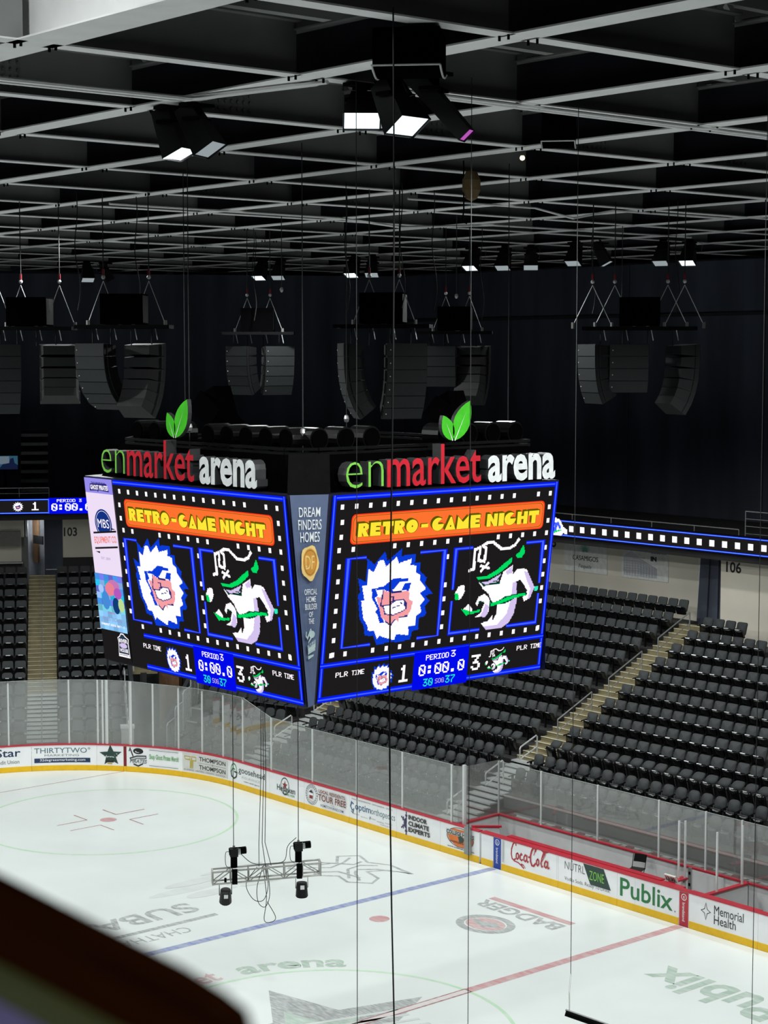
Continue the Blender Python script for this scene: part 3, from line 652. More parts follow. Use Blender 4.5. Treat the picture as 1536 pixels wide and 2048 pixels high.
def ad_stripe(a, W): a.rect(0, 0, W, 1.0, M_DRED)

board(33.6, 36, 'white end board beyond the credit union advert at the picture edge')
board(31.2, 33.6, 'white end board with large navy serif credit union lettering', ad_star)
board(28.64, 31.2, 'white end board with slate capitals over a navy web address bar', ad_thirty)
board(27.54, 28.64, 'white end board with a dark green all-star game emblem', ad_allstar)
board(27.42, 27.54, 'narrow dark red goal line board in the rounded corner', ad_stripe)
board(24.92, 27.42, 'white corner board with pirate emblem and green merchandise slogan', ad_pirate)
board(22.4, 24.92, 'corner board with gold monogram and a family name printed twice', ad_thompson)
board(19.88, 22.4, 'white board with a green goose head emblem and grey lettering', ad_goose)
board(17.78, 19.88, 'white board with a red star in an oval beer emblem', ad_brew)
board(15.18, 17.78, 'white board with round seal and maroon free tour lettering', ad_tour)
board(12.62, 15.18, 'white board with thin blue orthopedics lettering', ad_optim)
board(10.4, 12.62, 'white board with purple half snowflake and three black words', ad_climate)
board(8.5, 10.4, 'white board with an orange oval movers emblem behind the gate post', ad_hunks)
board(7.86, 8.42, 'plain short white board between the gate and the blue strip', cap=(.03, -.2))
board(7.48, 7.86, 'narrow blue board strip at the blue line', ad_blue, kick=False, cap=(.03, -.2))
board(4.95, 7.48, 'white box board with red cursive soft drink lettering', ad_cola, cap=(.03, -.34))
board(2.5, 4.95, 'white box board with black parallelogram and thin grey lettering', ad_nutrl, cap=(.03, -.34))
board(.1, 2.5, 'white box board with large green supermarket lettering', ad_publix, cap=(.03, -.3))
board(-.28, .1, 'narrow red board strip at the centre line', ad_red, kick=False, cap=(.03, -.16))
board(-2.75, -.28, 'white board with black health lettering and a four-point star outline', ad_health, cap=(.03, -.2))
board(-6, -2.75, 'white board beyond the health advert at the picture edge')

# ------------------------------------------------------------ glass above the boards
def pane(s0, s1, z1a, z1b, label, group, off=-.05, z0=BH):
    n = max(1, int(abs(s1-s0)/.4)) if s1 > CY else 1; b = MB()
    for i in range(n):
        a0, a1 = s0+.02+(s1-s0-.04)*i/n, s0+.02+(s1-s0-.04)*(i+1)/n; h0 = z1a+(z1b-z1a)*i/n; h1 = z1a+(z1b-z1a)*(i+1)/n
        (x0, y0), (x1, y1), (x2, y2), (x3, y3) = bpos(a0, off), bpos(a1, off), bpos(a1, off-.012), bpos(a0, off-.012)
        q = [(x0, y0, z0), (x1, y1, z0), (x2, y2, z0), (x3, y3, z0), (x0, y0, h0), (x1, y1, h1), (x2, y2, h1), (x3, y3, h0)]
        fs = [(0, 1, 5, 4), (2, 3, 7, 6), (4, 5, 6, 7)]+([(3, 0, 4, 7)] if i == 0 else [])+([(1, 2, 6, 5)] if i == n-1 else [])
        b.add(q, fs, M_GLASS)
    o = tag(b.build('rink_glass'), label, 'glass', group)
    t = MB(); n = max(1, int(abs(s1-s0)/.4)) if s1 > CY else 1
    for i in range(n):
        a0, a1 = s0+(s1-s0)*i/n, s0+(s1-s0)*(i+1)/n
        t.bar((*bpos(a0, off-.006), z1a+(z1b-z1a)*i/n), (*bpos(a1, off-.006), z1a+(z1b-z1a)*(i+1)/n), .016, .012, mat('glass_edge', rgb(168, 176, 174), .4))
    t.build('top_edge', o)
    return o
def post(x, y, z0, z1, w, label, cap=True, group='posts of the rink glass'):
    b = MB(); b.box(x-w/2, x+w/2, y-w/2, y+w/2, z0, z1, M_POST); o = tag(b.build('glass_post'), label, 'post', group)
    if cap: c = MB(); c.box(x-w*.8, x+w*.8, y-w*.8, y+w*.8, z1-.06, z1+.01, M_GALV); c.build('clamp', o)
    return o
PS = [(33.3, 3.62), (32.08, 3.62), (29.74, 3.62), (28.6, 3.62), (28.24, 3.62), (27.26, 3.6), (26.3, 3.55), (25.14, 3.54), (23.98, 3.53), (22.84, 3.52), (21.62, 3.52), (19.82, 3.03), (17.34, 3.0), (14.82, 3.0), (12.38, 3.0), (9.9, 3.0)]
WHERE = ['at the picture edge', 'left of the end stairs', 'in front of the end stairs', 'over the slate capitals advert', 'over the all-star board', 'at the goal line', 'over the pirate board', 'over the merchandise slogan', 'over the gold monogram board',
         'over the second family name', 'between the monogram and goose boards', 'sloping down over the goose board', 'over the red star board', 'over the free tour board', 'over the orthopedics board', 'over the half snowflake board']
for i in range(len(PS)-1):
    (s1, h1), (s0, h0) = PS[i], PS[i+1]
    pane(s0, s1, h0, h1, 'clear rink glass pane '+WHERE[i+1], 'rink glass panes')
for i, (s_, h) in enumerate(PS):
    x, y = bpos(s_, -.055); wd = .09 if 4 <= i <= 5 else .055
    post(x, y, BH-.02, h, wd, 'steel glass post '+['beside the picture edge', 'standing before the end seats', 'right beside the end stairs', 'before the corner seats', 'doubled, over the all-star board', 'thick and white, beside the goal line', 'over the green slogan', 'over the end of the slogan', 'over the gold monogram', 'over the first family name', 'where the tall glass ends', 'where the sloping glass ends', 'over the red star board', 'between the seal and orthopedics boards', 'left of the half snowflake', 'last before the penalty box'][i], cap=i in (1, 7, 8, 9, 10))
x, y = bpos(28.4, -.055); post(x, y, BH-.02, 3.62, .06, 'steel glass post paired with the doubled one', cap=False)
# penalty box: returns, back wall with its own glass, partition
def low_wall(name, p, q, label, cap_w=.16, z1=BH, m=M_GREYB):
    p, q = Vector((*p, 0)), Vector((*q, 0)); t = thing(name, (p+q)/2, label, 'low wall', 'walls of the penalty boxes')
    o = Vector((0, 0, 1)); b = MB(); b.bar(p+o*(z1-.05)/2, q+o*(z1-.05)/2, .08, z1-.05, m); b.build('panel', t)
    b = MB(); b.bar(p+o*(z1-.025), q+o*(z1-.025), cap_w, .05, M_RED); b.build('cap_rail', t); return t
low_wall('box_end_wall', (13.1, 9.62), (14.95, 9.76), 'grey end wall with red cap closing the penalty box')
bw = low_wall('box_back_wall', (15.02, 9.8), (15.02, -.72), 'long grey back wall with red cap behind the folding chair')
b = MB()
for k in range(10): b.box(15.06, 15.2, 9.1-1.05*k, 9.35-1.05*k, BH-.01, BH+.05, M_DRED)
b.build('rail_bracket', bw)
low_wall('box_back_wall', (15.02, -.8), (15.02, -6), 'grey back wall of the second box at the picture edge')
low_wall('box_partition', (13.15, -.76), (14.95, -.76), 'short grey partition with red cap between the two boxes')
b = MB(); b.box(13.08, 14.96, -6, 9.6, 0, .26, M_CONC); tag(b.build('floor_box'), 'raised floor of the penalty boxes', 'floor', kind='structure')
b = MB(); b.box(15.08, 15.7, -14, 9.7, .9, .96, M_ALU)
for k in range(52): b.box(15.1, 15.55, -13+.42*k, -12.9+.42*k, .96, .965, mat('rubber_strip', rgb(70, 78, 74), .7))
b.box(15.6, 15.72, -14, 9.7, .96, .99, M_GALV)
tag(b.build('floor_walkway'), 'aluminium walkway with dark ribs behind the box wall', 'walkway', kind='structure')
b = MB()
for k in range(3): b.box(13.12+.075*k, 13.185+.075*k, .95, 7.4, BH, BH+.03, M_RED)
tag(b.build('box_counter'), 'red slatted counter top along the penalty box front', 'counter')
rp = [9.75, 7.75, 5.23, 2.68, .84, -.52, -3.0]
RN = ['at the corner of the box', 'over the cursive soft drink board', 'behind the thin grey lettering board', 'behind the folding chair', 'over the small panel door', 'near the partition', 'at the picture edge']
for i in range(len(rp)-1):
    y0, y1 = rp[i], rp[i+1]; b = MB(); b.box(15.0, 15.012, y1+.02, y0-.02, BH, 2.84, M_GLASS)
    o = tag(b.build('rink_glass'), 'clear back glass of the penalty box '+RN[i+1], 'glass', 'penalty box back glass')
    t = MB(); t.bar((15.006, y0, 2.84), (15.006, y1, 2.84), .016, .012, mat('glass_edge', (.5, .5, .5))); t.build('top_edge', o)
for y, n in zip(rp[:-1], RN): post(15.0, y, BH-.02, 2.86, .05, 'slim steel post of the box back glass '+n, cap=False, group='posts of the penalty box glass')
b = MB(); b.box(13.1, 15.0, 9.70, 9.712, BH, 2.9, M_GLASS); tag(b.build('rink_glass'), 'clear side glass at the stairs end of the penalty box', 'glass', 'penalty box back glass')
for (x, y, n) in ((13.72, .78, 'first of two beside the small clock'), (13.86, .66, 'second of two beside the small clock'), (13.56, -.78, 'on the partition between the boxes'), (14.7, -.78, 'at the back of the partition')): post(x, y, BH-.02, 2.8, .05, 'free standing steel post '+n, cap=False, group='posts of the penalty box glass')
post(13.2, 9.5, .9, 3.02, .1, 'thick steel post at the curved end of the side glass', cap=False)
b = MB()
for k in range(8):
    t0, t1 = PI/2*k/8, PI/2*(k+1)/8
    p = [(13.0+.35*(1-math.cos(t)), 9.9-.4*math.sin(t)) for t in (t0, t1)]
    b.hexa([(p[0][0], p[0][1], BH), (p[1][0], p[1][1], BH), (p[1][0]+.012, p[1][1], BH), (p[0][0]+.012, p[0][1], BH), (p[0][0], p[0][1], 2.98), (p[1][0], p[1][1], 2.98), (p[1][0]+.012, p[1][1], 2.98), (p[0][0]+.012, p[0][1], 2.98)], M_GLASS)
tag(b.build('rink_glass'), 'curved clear glass return beside the penalty box gate', 'glass', 'rink glass panes')
# gate between the orange oval board and the blue strip
t = thing('rink_gate', (12.9, 8.9, 0), 'grey gate post with red topped door beside the orange oval board', 'gate')
b = MB(); b.box(12.86, 12.97, 8.86, 9.1, .2, 1.12, M_STEEL); b.box(12.84, 12.87, 8.84, 9.12, .2, 1.12, M_GALV); b.build('gate_post', t)
b = MB(); b.bar((13.05, 9.0, 1.1), (13.8, 8.35, 1.1), .1, .06, M_RED); b.build('gate_rail', t)
b = MB(); b.bar((13.06, 8.98, .65), (13.75, 8.4, .65), .05, .8, M_GREYB); b.build('gate_panel', t)
# small door in the box back wall, clock, chair, brackets
t = thing('box_door', (14.95, .55, .26), 'small grey door in the penalty box back wall', 'door'); b = MB(); b.box(14.93, 14.97, .1, 1.3, .28, 1.0, M_GREYB); b.build('panel', t)
b = MB(); b.box(14.9, 14.98, 1.3, 1.42, .26, 1.05, M_STEEL); b.cyl((14.89, 1.36, .5), (14.89, 1.36, .58), .03, M_BLACK); b.cyl((14.89, 1.36, .85), (14.89, 1.36, .93), .03, M_BLACK); b.build('hinge_post', t)
t = thing('timer_clock', (13.32, .72, BH), 'small white timer with dark digits on the red counter', 'clock')
R = Matrix.Rotation(-.5, 3, 'Y'); b = MB(); b.obox((13.32, .72, BH+.1), .06, .42, .22, R, mat('timer_case', rgb(214, 214, 208), .5)); b.build('case', t)
a = Art(lambda u, v, e: Vector((13.32, .72, BH+.1))+R@Vector((-.031-e, -u, v))); a.text('13:30', -.17, -.07, .34, .14, M_INK, bold=.03); a.build('digits', t)
t = thing('timekeeper_desk', (13.6, .72, .26), 'small red topped ledge at the end of the counter', 'desk'); b = MB(); b.box(13.34, 13.95, .6, .85, BH-.03, BH+.02, M_RED); b.build('desk_top', t)
b = MB(); b.box(13.36, 13.4, .62, .83, .26, BH-.03, M_GREYB); b.box(13.88, 13.92, .62, .83, .26, BH-.03, M_GREYB); b.build('leg', t)
def folding_chair(x, y, z, rz):
    t = thing('folding_chair', (x, y, z), 'black metal folding chair in front of the grey box wall', 'chair')
    Rz = Matrix.Rotation(rz, 3, 'Z'); P = lambda *p: Vector((x, y, z))+Rz@Vector(p)
    b = MB(); b.obox(P(0, 0, .45), .40, .42, .035, Rz, M_BLK2); b.build('seat', t)
    b = MB(); n = 6; pts = []
    for k in range(n+1): yy = -.2+.4*k/n; pts.append(P(.24+.03*(1-(yy/.2)**2), yy, .62))
    for k in range(n): b.hexa([pts[k], pts[k+1], pts[k+1]+Vector((.01, 0, 0)), pts[k]+Vector((.01, 0, 0)), pts[k]+Vector((.05, 0, .24)), pts[k+1]+Vector((.05, 0, .24)), pts[k+1]+Vector((.06, 0, .24)), pts[k]+Vector((.06, 0, .24))], M_BLK2)
    b.build('backrest', t)
    for s_ in (-1, 1):
        b = MB(); b.tube([P(-.24, .21*s_, 0), P(.17, .21*s_, .5), P(.27, .21*s_, .84)], .013, M_BLACK); b.build('leg', t)
        b = MB(); b.tube([P(.3, .19*s_, 0), P(-.12, .19*s_, .45)], .013, M_BLACK); b.build('leg', t)
    b = MB(); b.tube([P(-.15, -.21, .1), P(-.15, .21, .1)], .01, M_BLACK); b.build('stretcher', t)
folding_chair(14.42, 3.05, .27, .35)
# bin behind the end glass
t = thing('waste_bin', (*bpos(27.75, -1.1), 0), 'pale grey square bin behind the glass at the goal line', 'bin'); x, y = bpos(27.75, -1.1)
Rb = Matrix.Rotation(math.radians(-30), 3, 'Z'); b = MB(); b.obox((x, y, .78), .5, .42, 1.5, Rb, M_GREYB); b.build('body', t); b = MB(); b.obox((x, y, 1.57), .56, .46, .1, Rb, M_WHITE); b.build('lid', t)

# ------------------------------------------------------------ seats (origin on the tier floor under the top of the back; front is -x)
def slab(b, pts_yz, xf, thick, m):
    """rounded panel: outline in (y, z), xf(z) gives the front x"""
    n = len(pts_yz); vs = [(xf(z), y, z) for y, z in pts_yz]+[(xf(z)+thick, y, z) for y, z in pts_yz]
    cy = sum(p[0] for p in pts_yz)/n; cz = sum(p[1] for p in pts_yz)/n
    vs += [(xf(cz)-.02, cy, cz), (xf(cz)+thick+.015, cy, cz)]
    fs = [(i, (i+1) % n, 2*n) for i in range(n)]+[(n+(i+1) % n, n+i, 2*n+1) for i in range(n)]+[(i, n+i, n+(i+1) % n, (i+1) % n) for i in range(n)]
    return b.add(vs, fs, m)
def rrect(hw, z0, z1, r, top=1.0, n=4):
    P = []
    for cx, cz, a0 in ((hw-r, z1-r*top, 0), (-hw+r, z1-r*top, PI/2), (-hw+r, z0+r, PI), (hw-r, z0+r, 1.5*PI)):
        for k in range(n+1):
            t = a0+PI/2*k/n; P.append((cx+r*math.cos(t), cz+(r*top if cz > (z0+z1)/2 else r)*math.sin(t)))
    return P
def seat_parts(style):
    """[(part name, MB)] of one tip-up seat with its pan folded up"""
    out = []
    b = MB()
    if style == 'fixed': slab(b, rrect(.225, .40, .86, .07), lambda z: -.02-(.86-z)*.3, .05, M_SEAT)
    elif style == 'tele': slab(b, rrect(.215, .40, .86, .14), lambda z: -.0-(.86-z)*.24, .05, M_SEAT)
    else: slab(b, rrect(.22, .62, .86, .11), lambda z: .0-(.86-z)*.9, .06, M_SEAT)
    out.append(('backrest', b))
    b = MB()
    if style == 'fixed':
        slab(b, rrect(.215, .30, .60, .05), lambda z: -.20-(z-.30)*.35, .09, M_SEATP); b.bar((-.30, -.19, .603), (-.30, .19, .603), .05, .03, M_SEATP); b.obox((-.318, 0, .605), .03, .2, .03, Matrix.Rotation(.5, 3, 'Y'), M_GLINT)
    elif style == 'tele':
        slab(b, rrect(.20, .10, .52, .05), lambda z: -.20-(z-.1)*.2, .06, M_SEATP); b.bar((-.27, -.19, .52), (-.27, .19, .52), .04, .025, M_GLINT)
    else:
        slab(b, rrect(.21, .22, .70, .10), lambda z: -.28-(z-.22)*.25, .07, M_SEATP); b.obox((-.40, 0, .69), .03, .16, .03, Matrix.Rotation(.5, 3, 'Y'), M_GLINT)
    out.append(('seat_pan', b))
    b = MB(); b.bar((-.02, .262, .60), (-.34, .262, .57), .045, .03, M_SEATP); out.append(('armrest', b))
    b = MB(); b.box(-.2, -.1, .25, .275, 0, .58, M_BLK2); out.append(('support_leg', b))
    return out
PROTO = {}
def proto(style, root):
    if style not in PROTO:
        PROTO[style] = []
        for nm, b in seat_parts(style):
            me = bpy.data.meshes.new('seat_'+nm); me.from_pydata(b.v, [], b.f)
            for m in b.mats: me.materials.append(m)
            me.polygons.foreach_set('material_index', b.m)
            if nm in ('backrest', 'seat_pan'): me.polygons.foreach_set('use_smooth', [len(f) == 3 for f in b.f])
            me.update(); o = bpy.data.objects.new(nm, me); COL.objects.link(o); o.parent = root; PROTO[style].append(o)
    else:
        for o in PROTO[style]:
            c = o.copy(); c.parent = root; COL.objects.link(c)
SEATS = []      # (section, ang, l, k, index, style)
def st_of(k): return 'tele' if k < 3 else ('turned' if k == 3 else 'fixed')
PITCH = .53
for k in range(1, 13):
    n = 4 if k == 12 else (7 if k == 11 else 30)
    for i in range(n): SEATS.append(('A', 0, 10.0-CY-PITCH*i, k, i, st_of(k)))
for k in range(-1, 14):
    for i in range(19): SEATS.append(('B', 0, 11.95-CY+PITCH*i, k, i, st_of(k)))
for k in range(-2, 10):
    n = int((3.3+S3(k)+0)/PITCH)
    for i in range(n): SEATS.append(('C', 15, -1.5+PITCH*i, k, i, st_of(k)))
for k in range(-2, 13):
    for i in range(6 if k > 2 else 5): SEATS.append(('D', 60, -.99-PITCH*i, k, i, st_of(k)))
    for i in range(7): SEATS.append(('E', 60, .82+PITCH*i, k, i, st_of(k)))
PANEL = [[(168, 943), (571, 989), (690, 989), (1116, 960), (1078, 1340), (634, 1407), (609, 1408), (213, 1310)]]
def inside(P, x, y):
    c = False; j = len(P)-1
    for i in range(len(P)):
        xi, yi = P[i]; xj, yj = P[j]
        if (yi > y) != (yj > y) and x < (xj-xi)*(y-yi)/(yj-yi)+xi: c = not c
        j = i
    return c
vis = []
for s_ in SEATS:
    p = sec(s_[1], row_x(s_[3])-.05, s_[2], row_z(s_[3])); x, y, d = proj(p+Vector((0, 0, .7)))
    # nothing of a seat outside the frame or wholly behind the scoreboard is built
    if x < -14 or x > 1550 or (inside(PANEL[0], x, y-8) and inside(PANEL[0], x, y+12) and inside(PANEL[0], x-9, y) and inside(PANEL[0], x+9, y)): continue
    vis.append((d, s_, p))
vis.sort(key=lambda t: t[0])
SEC_TXT = {'A': 'main stairs, penalty box side', 'B': 'main stairs, scoreboard side', 'C': 'stairs in the rink corner', 'D': 'end stairs, tunnel side', 'E': 'end stairs, outer side'}
STY_TXT = {'tele': 'black round-backed', 'turned': 'black forward-tipped', 'fixed': 'charcoal'}
rest = MB()
for n_, (d, (sc, ang, l, k, i, style), p) in enumerate(vis):
    k0 = {'A': 1, 'B': -1, 'C': -2, 'D': -2, 'E': -2}[sc]
    if n_ < 300:
        r = thing('arena_seat', p, '%s seat, %s row up, %s from %s' % (STY_TXT[style], NUM[k-k0+1], NUM[i+1], SEC_TXT[sc]), 'seat', 'tip-up arena seats')
        r.rotation_euler = (0, 0, math.radians(ang)); proto(style, r)
    else:
        R = Matrix.Rotation(math.radians(ang), 3, 'Z')
        for nm, b in seat_parts(style):
            if nm == 'support_leg': continue
            kk = len(rest.v); rest.v += [p+R@v for v in b.v]
            for f, m in zip(b.f, b.m): rest.f.append([kk+j for j in f]); rest.m.append(rest.mi(b.mats[m]))
print('SEATS', len(vis))
tag(rest.build('arena_seats'), 'charcoal tip-up seats of the farther rows and corner sections', 'seats', kind='stuff')

# ------------------------------------------------------------ handrails
def handrail(pts, posts, label, r=.024, m=None, mid=.42):
    m = m or M_STEEL; x, y, z = pts[0]; t = thing('handrail', (x, y, z-.9), label, 'handrail', 'stair handrails')
    b = MB(); b.tube(pts, r, m); b.build('top_rail', t)
    if mid: b = MB(); b.tube([Vector(p)-Vector((0, 0, mid)) for p in pts], r*.8, m); b.build('mid_rail', t)
    for p, h in posts: b = MB(); b.cyl(Vector(p)-Vector((0, 0, h)), p, r, m, 8); b.build('post', t)
for (ka, kb, lb) in ((10.0, 12.0, 'topmost on the main stairs'), (7.0, 9.0, 'second from the top of the main stairs'), (4.05, 6.0, 'third from the top of the main stairs')):
    pts = [Vector((row_x(ka), AIS, row_z(ka)+.95)), Vector((row_x(kb), AIS, row_z(kb)+.95))]
    handrail(pts, [(pts[0], .98), (pts[1], .98)], 'steel stair handrail, '+lb)
def loop_rail(ang, l, k, lab, dz=0):
    c = [sec(ang, row_x(k), l, row_z(k)+.95+dz), sec(ang, row_x(k+.95), l, row_z(k+.95)+.95+dz)]
    lo = [p-Vector((0, 0, .42)) for p in c]
    t = thing('handrail', c[0]-Vector((0, 0, .95)), lab, 'handrail', 'stair handrails')
    b = MB(); b.tube([lo[0], c[0]-Vector((0, 0, .06)), c[0]+(c[1]-c[0])*.05, c[1]-(c[1]-c[0])*.05, c[1]-Vector((0, 0, .06)), lo[1]], .028, M_ALU, closed=True); b.build('rail_loop', t)
    q = c[0] if lab.find('wide') > 0 else c[1]
    b = MB(); b.cyl(q-Vector((0, 0, 1.15)), q-Vector((0, 0, .2)), .028, M_ALU, 8); b.build('post', t)
loop_rail(0, AIS-CY, 1.95, 'wide looped pale handrail just below the concrete stairs')
loop_rail(0, AIS-CY, .1, 'looped pale handrail halfway down the metal steps')
loop_rail(0, AIS-CY, -1.9, 'lowest looped pale handrail, behind the side glass')
loop_rail(0, .6, 1.9, 'looped pale handrail under the scoreboard corner')
loop_rail(0, .6, -.3, 'looped pale handrail behind the corner glass')
loop_rail(0, -3.6-CY, -1.2, 'looped pale handrail at the picture edge beyond the second box')
b0 = MB()
for k in range(-4, 1):
    for j in range(3): b0.box(15.75+.886*(k+4)+.295*j, 15.75+.886*(k+4)+.295*j+.3, -4.4, -2.95, .35+.3*(k+4)+.1*j, .4+.3*(k+4)+.1*j, M_ALU)
tag(b0.build('stair_flight'), 'pale metal steps at the picture edge beyond the second box', 'stairs', kind='structure')
pts = [sec(60, row_x(k), -.08, row_z(k)+.95) for k in (-2, 2.4)]; handrail(pts, [(pts[0], 1.0), (pts[1], .95)], 'steel handrail in the middle of the end stairs', mid=0)
b1 = [sec(60, row_x(k), -.08, row_z(k)+.9) for k in (3, 12.6)]; handrail(b1, [(b1[0], .9), (b1[1], .9)], 'dark centre handrail running up the end stairs', r=.018, m=M_GALV, mid=0)
# stepped tunnel railings
def step_rail(name, P, h, label, infill):
    t = thing(name, P[0]-Vector((0, 0, h)), label, 'railing', 'stepped railings by the tunnel')
    for i in range(len(P)-1):
        a, c = P[i], P[i+1]; u = Vector((0, 0, 1)); hi = max(a.z, c.z)
        a2, c2 = Vector((a.x, a.y, hi)), Vector((c.x, c.y, hi+.02)); lo = min(a.z, c.z)-h
        b = MB(); b.tube([Vector((a.x, a.y, lo)), a2-u*.1, a2+(c2-a2)*.12, c2, Vector((c.x, c.y, lo+.25))], .026, M_ALU)
        if infill:
            for j in range(1, 6): q = a2+(c2-a2)*j/6; b.cyl((q.x, q.y, lo+.12), q, .01, M_ALU, 5)
        b.build('rail_panel', t)
step_rail('tunnel_railing', [sec(15, row_x(k)-.3, 1.95+S3(k)*1.0, row_z(k)+1.0) for k in (-2, -.8, .4, 1.6, 2.8, 4)], 1.1, 'pale stepped railing with bars beside the tunnel behind the corner glass', True)
step_rail('tunnel_railing', [sec(60, row_x(k)-.3, -3.5, row_z(k)+.95) for k in (-2, -1, 0, 1, 2, 3)], 1.0, 'pale stepped railing at the tunnel edge of the end seats', False)
t = thing('landing_railing', sec(60, 18.2, -4.3, 3.06), 'pale railing frame on the small landing above the tunnel', 'railing')
for dx in (0, .5, 1.0):
    b = MB(); b.tube([sec(60, 17.7+dx, -3.9, 3.06), sec(60, 17.7+dx, -3.9, 4.0), sec(60, 17.7+dx, -4.6, 4.0), sec(60, 17.7+dx, -4.6, 3.06)], .03, M_ALU); b.build('rail_frame', t)
pts = [Vector((25.7, 4.9, 6.9)), Vector((25.75, 1.5, 6.75))]
t = thing('landing_railing', (25.7, 4.9, 5.9), 'grey railing beside the short top row under number 106', 'railing')
for y in (4.9, 4.6, 3.3, 2.0): b = MB(); b.box(25.67, 25.73, y-.03, y+.03, 5.2, 6.95, M_GALV); b.build('post', t)
b = MB(); b.bar((25.7, 5.05, 6.95), (25.7, 0, 6.95), .07, .05, M_GALV); b.bar((25.7, 5.05, 6.1), (25.7, 0, 6.1), .05, .05, M_ALU); b.build('top_rail', t)
# upper deck railings
def deck_rail(name, P, Q, z, h, bars, label, n=4):
    t = thing(name, (Vector(P)+Vector(Q))/2, label, 'railing', 'upper deck railings'); P, Q = Vector(P), Vector(Q)
    P.z = Q.z = z
    for k in range(bars):
        o = Vector((0, 0, h*(k+1)/bars)); b = MB(); b.tube([P+o, Q+o], .022 if k == bars-1 else .013, M_GALV); b.build('rail', t)
    for k in range(n+1): q = P+(Q-P)*k/n; b = MB(); b.cyl(q, q+Vector((0, 0, h)), .02, M_GALV, 6); b.build('post', t)
deck_rail('deck_railing', (26.7, 9.2, 0), (26.7, 22, 0), 9.0, .95, 1, 'thin dark railing along the ribbon display', 6)
deck_rail('deck_railing', (26.7, 2, 0), (26.7, 8.9, 0), 9.0, 1.65, 6, 'taller dark railing of six bars above the dotted ribbon display')
q0, q1 = sec(60, 26.7, -.45, 9), sec(60, 26.7, 5, 9)
deck_rail('deck_railing', (q0.x, q0.y, 0), (q1.x, q1.y, 0), 9.0, 1.25, 5, 'pale thin railing below the upper steps')

# ------------------------------------------------------------ ribbon displays
a_root = thing('ribbon_display', (26.45, 8, 9.0), 'long dotted LED ribbon display with blue edge lines', 'display')
b = MB(); b.box(26.38, 26.6, -14, 23, 9.02, 9.75, M_BLACK); b.build('housing', a_root)
a = Art(lambda u, v, e: Vector((26.38-e, 20.4-u, 9.05+v)), .002, .004); a.rect(-2, 0, 34, .68, L_BLK)
for v in (.02, .60): a.rect(-2, v, 34, v+.065, L_BLUE); a.rect(-2, v+.02, 34, v+.045, led('led_sky', rgb(110, 170, 255), 1.0))
for k in range(40): a.rect(2.82+.607*k, .22, 2.82+.607*k+.24, .46, L_WHITE)
a.pixels([([(1.75+.55*x, y) for x, y in P], m) for P, m in [([(.3, .05), (.2, .5), (.6, .75), (1.1, .72), (1.5, .4), (1.9, .3), (1.9, .12), (1.5, .15), (1.2, .02)], L_WHITE), ([(.5, .2), (.6, .55), (1.0, .6), (1.3, .35), (1.1, .3), (.9, .45), (.75, .2)], L_BLUE2), ([(.5, .12), (1.3, .25), (1.3, .3), (.5, .2)], L_GRN)]], 1.75, 0, 2.82, .8, .04)
a.build('screen', a_root)
p0 = sec(60, 26.4, 0, 9.0); a_root = thing('ribbon_display', p0, 'LED ribbon display showing a score and game clock in the corner', 'display')
b = MB(); q = [sec(60, 26.4, -9, 0), sec(60, 26.6, -9, 0), sec(60, 26.6, 9, 0), sec(60, 26.4, 9, 0)]; b.hexa([(p.x, p.y, 9.02) for p in q]+[(p.x, p.y, 9.78) for p in q], M_BLACK); b.build('housing', a_root)
a = Art(lambda u, v, e: sec(60, 26.4-e, 1.75-u, 9.07+v), .002, .004); a.rect(-6, 0, 10, .68, L_BLK)
for v in (.0, .62): a.rect(-6, v, 2.17, v+.07, L_BLUE); a.rect(-6, v+.02, 2.17, v+.05, led('led_sky', rgb(110, 170, 255), 1.0))
a.rect(2.17, -.02, 10, .72, L_BLUE3); a.rect(2.15, 0, 2.2, .68, L_BLUE2)
fl = []
for k in range(28):
    t = PI*k/14; r = .25 if k % 2 else .17; fl.append((.78+r*math.cos(t), .33+r*math.sin(t)*.95))
a.poly(fl, L_WHITE); a.poly([(.65, .38), (.72, .36), (.88, .42), (.9, .28), (.82, .22), (.7, .22)], L_NAVY); a.rect(.72, .27, .85, .33, L_PINK)
bitmap(a, '1', 1.4, .54, .36, .38, L_WHITE, 1.3); bitmap(a, 'PERIOD 3', 2.55, .66, .145, .14, L_WHITE, 1.2); bitmap(a, '0:00.0', 2.3, .46, .31, .34, L_WHITE, 1.35)
a.build('screen', a_root)
# little screen on the upper deck
p0 = sec(60, 29, 1.35, 10.9); t = thing('wall_screen', p0, 'small lit screen beside the dim upper steps', 'screen')
b = MB(); b.bar(sec(60, 29.1, .9, 11.3), sec(60, 29.1, 4, 11.3), .12, .75, M_BLACK); b.bar(sec(60, 29.25, 1.6, 9.0), sec(60, 29.25, 1.6, 11.3), .1, .1, M_BLACK); b.build('housing', t)
a = Art(lambda u, v, e: sec(60, 29.03-e, 3.9-u, 10.98+v), .002, .004); a.rect(0, 0, 2.9, .64, led('led_dusk', rgb(60, 110, 135), .5)); a.rect(1.95, .25, 2.5, .62, led('led_fog', rgb(130, 150, 165), .5)); a.poly([(2.0, .0), (2.2, .25), (2.5, .3), (2.55, .5), (2.7, .55), (2.75, .3), (2.9, .2), (2.9, 0)], led('led_dark_navy', rgb(28, 40, 78), .5)); a.build('screen', t)
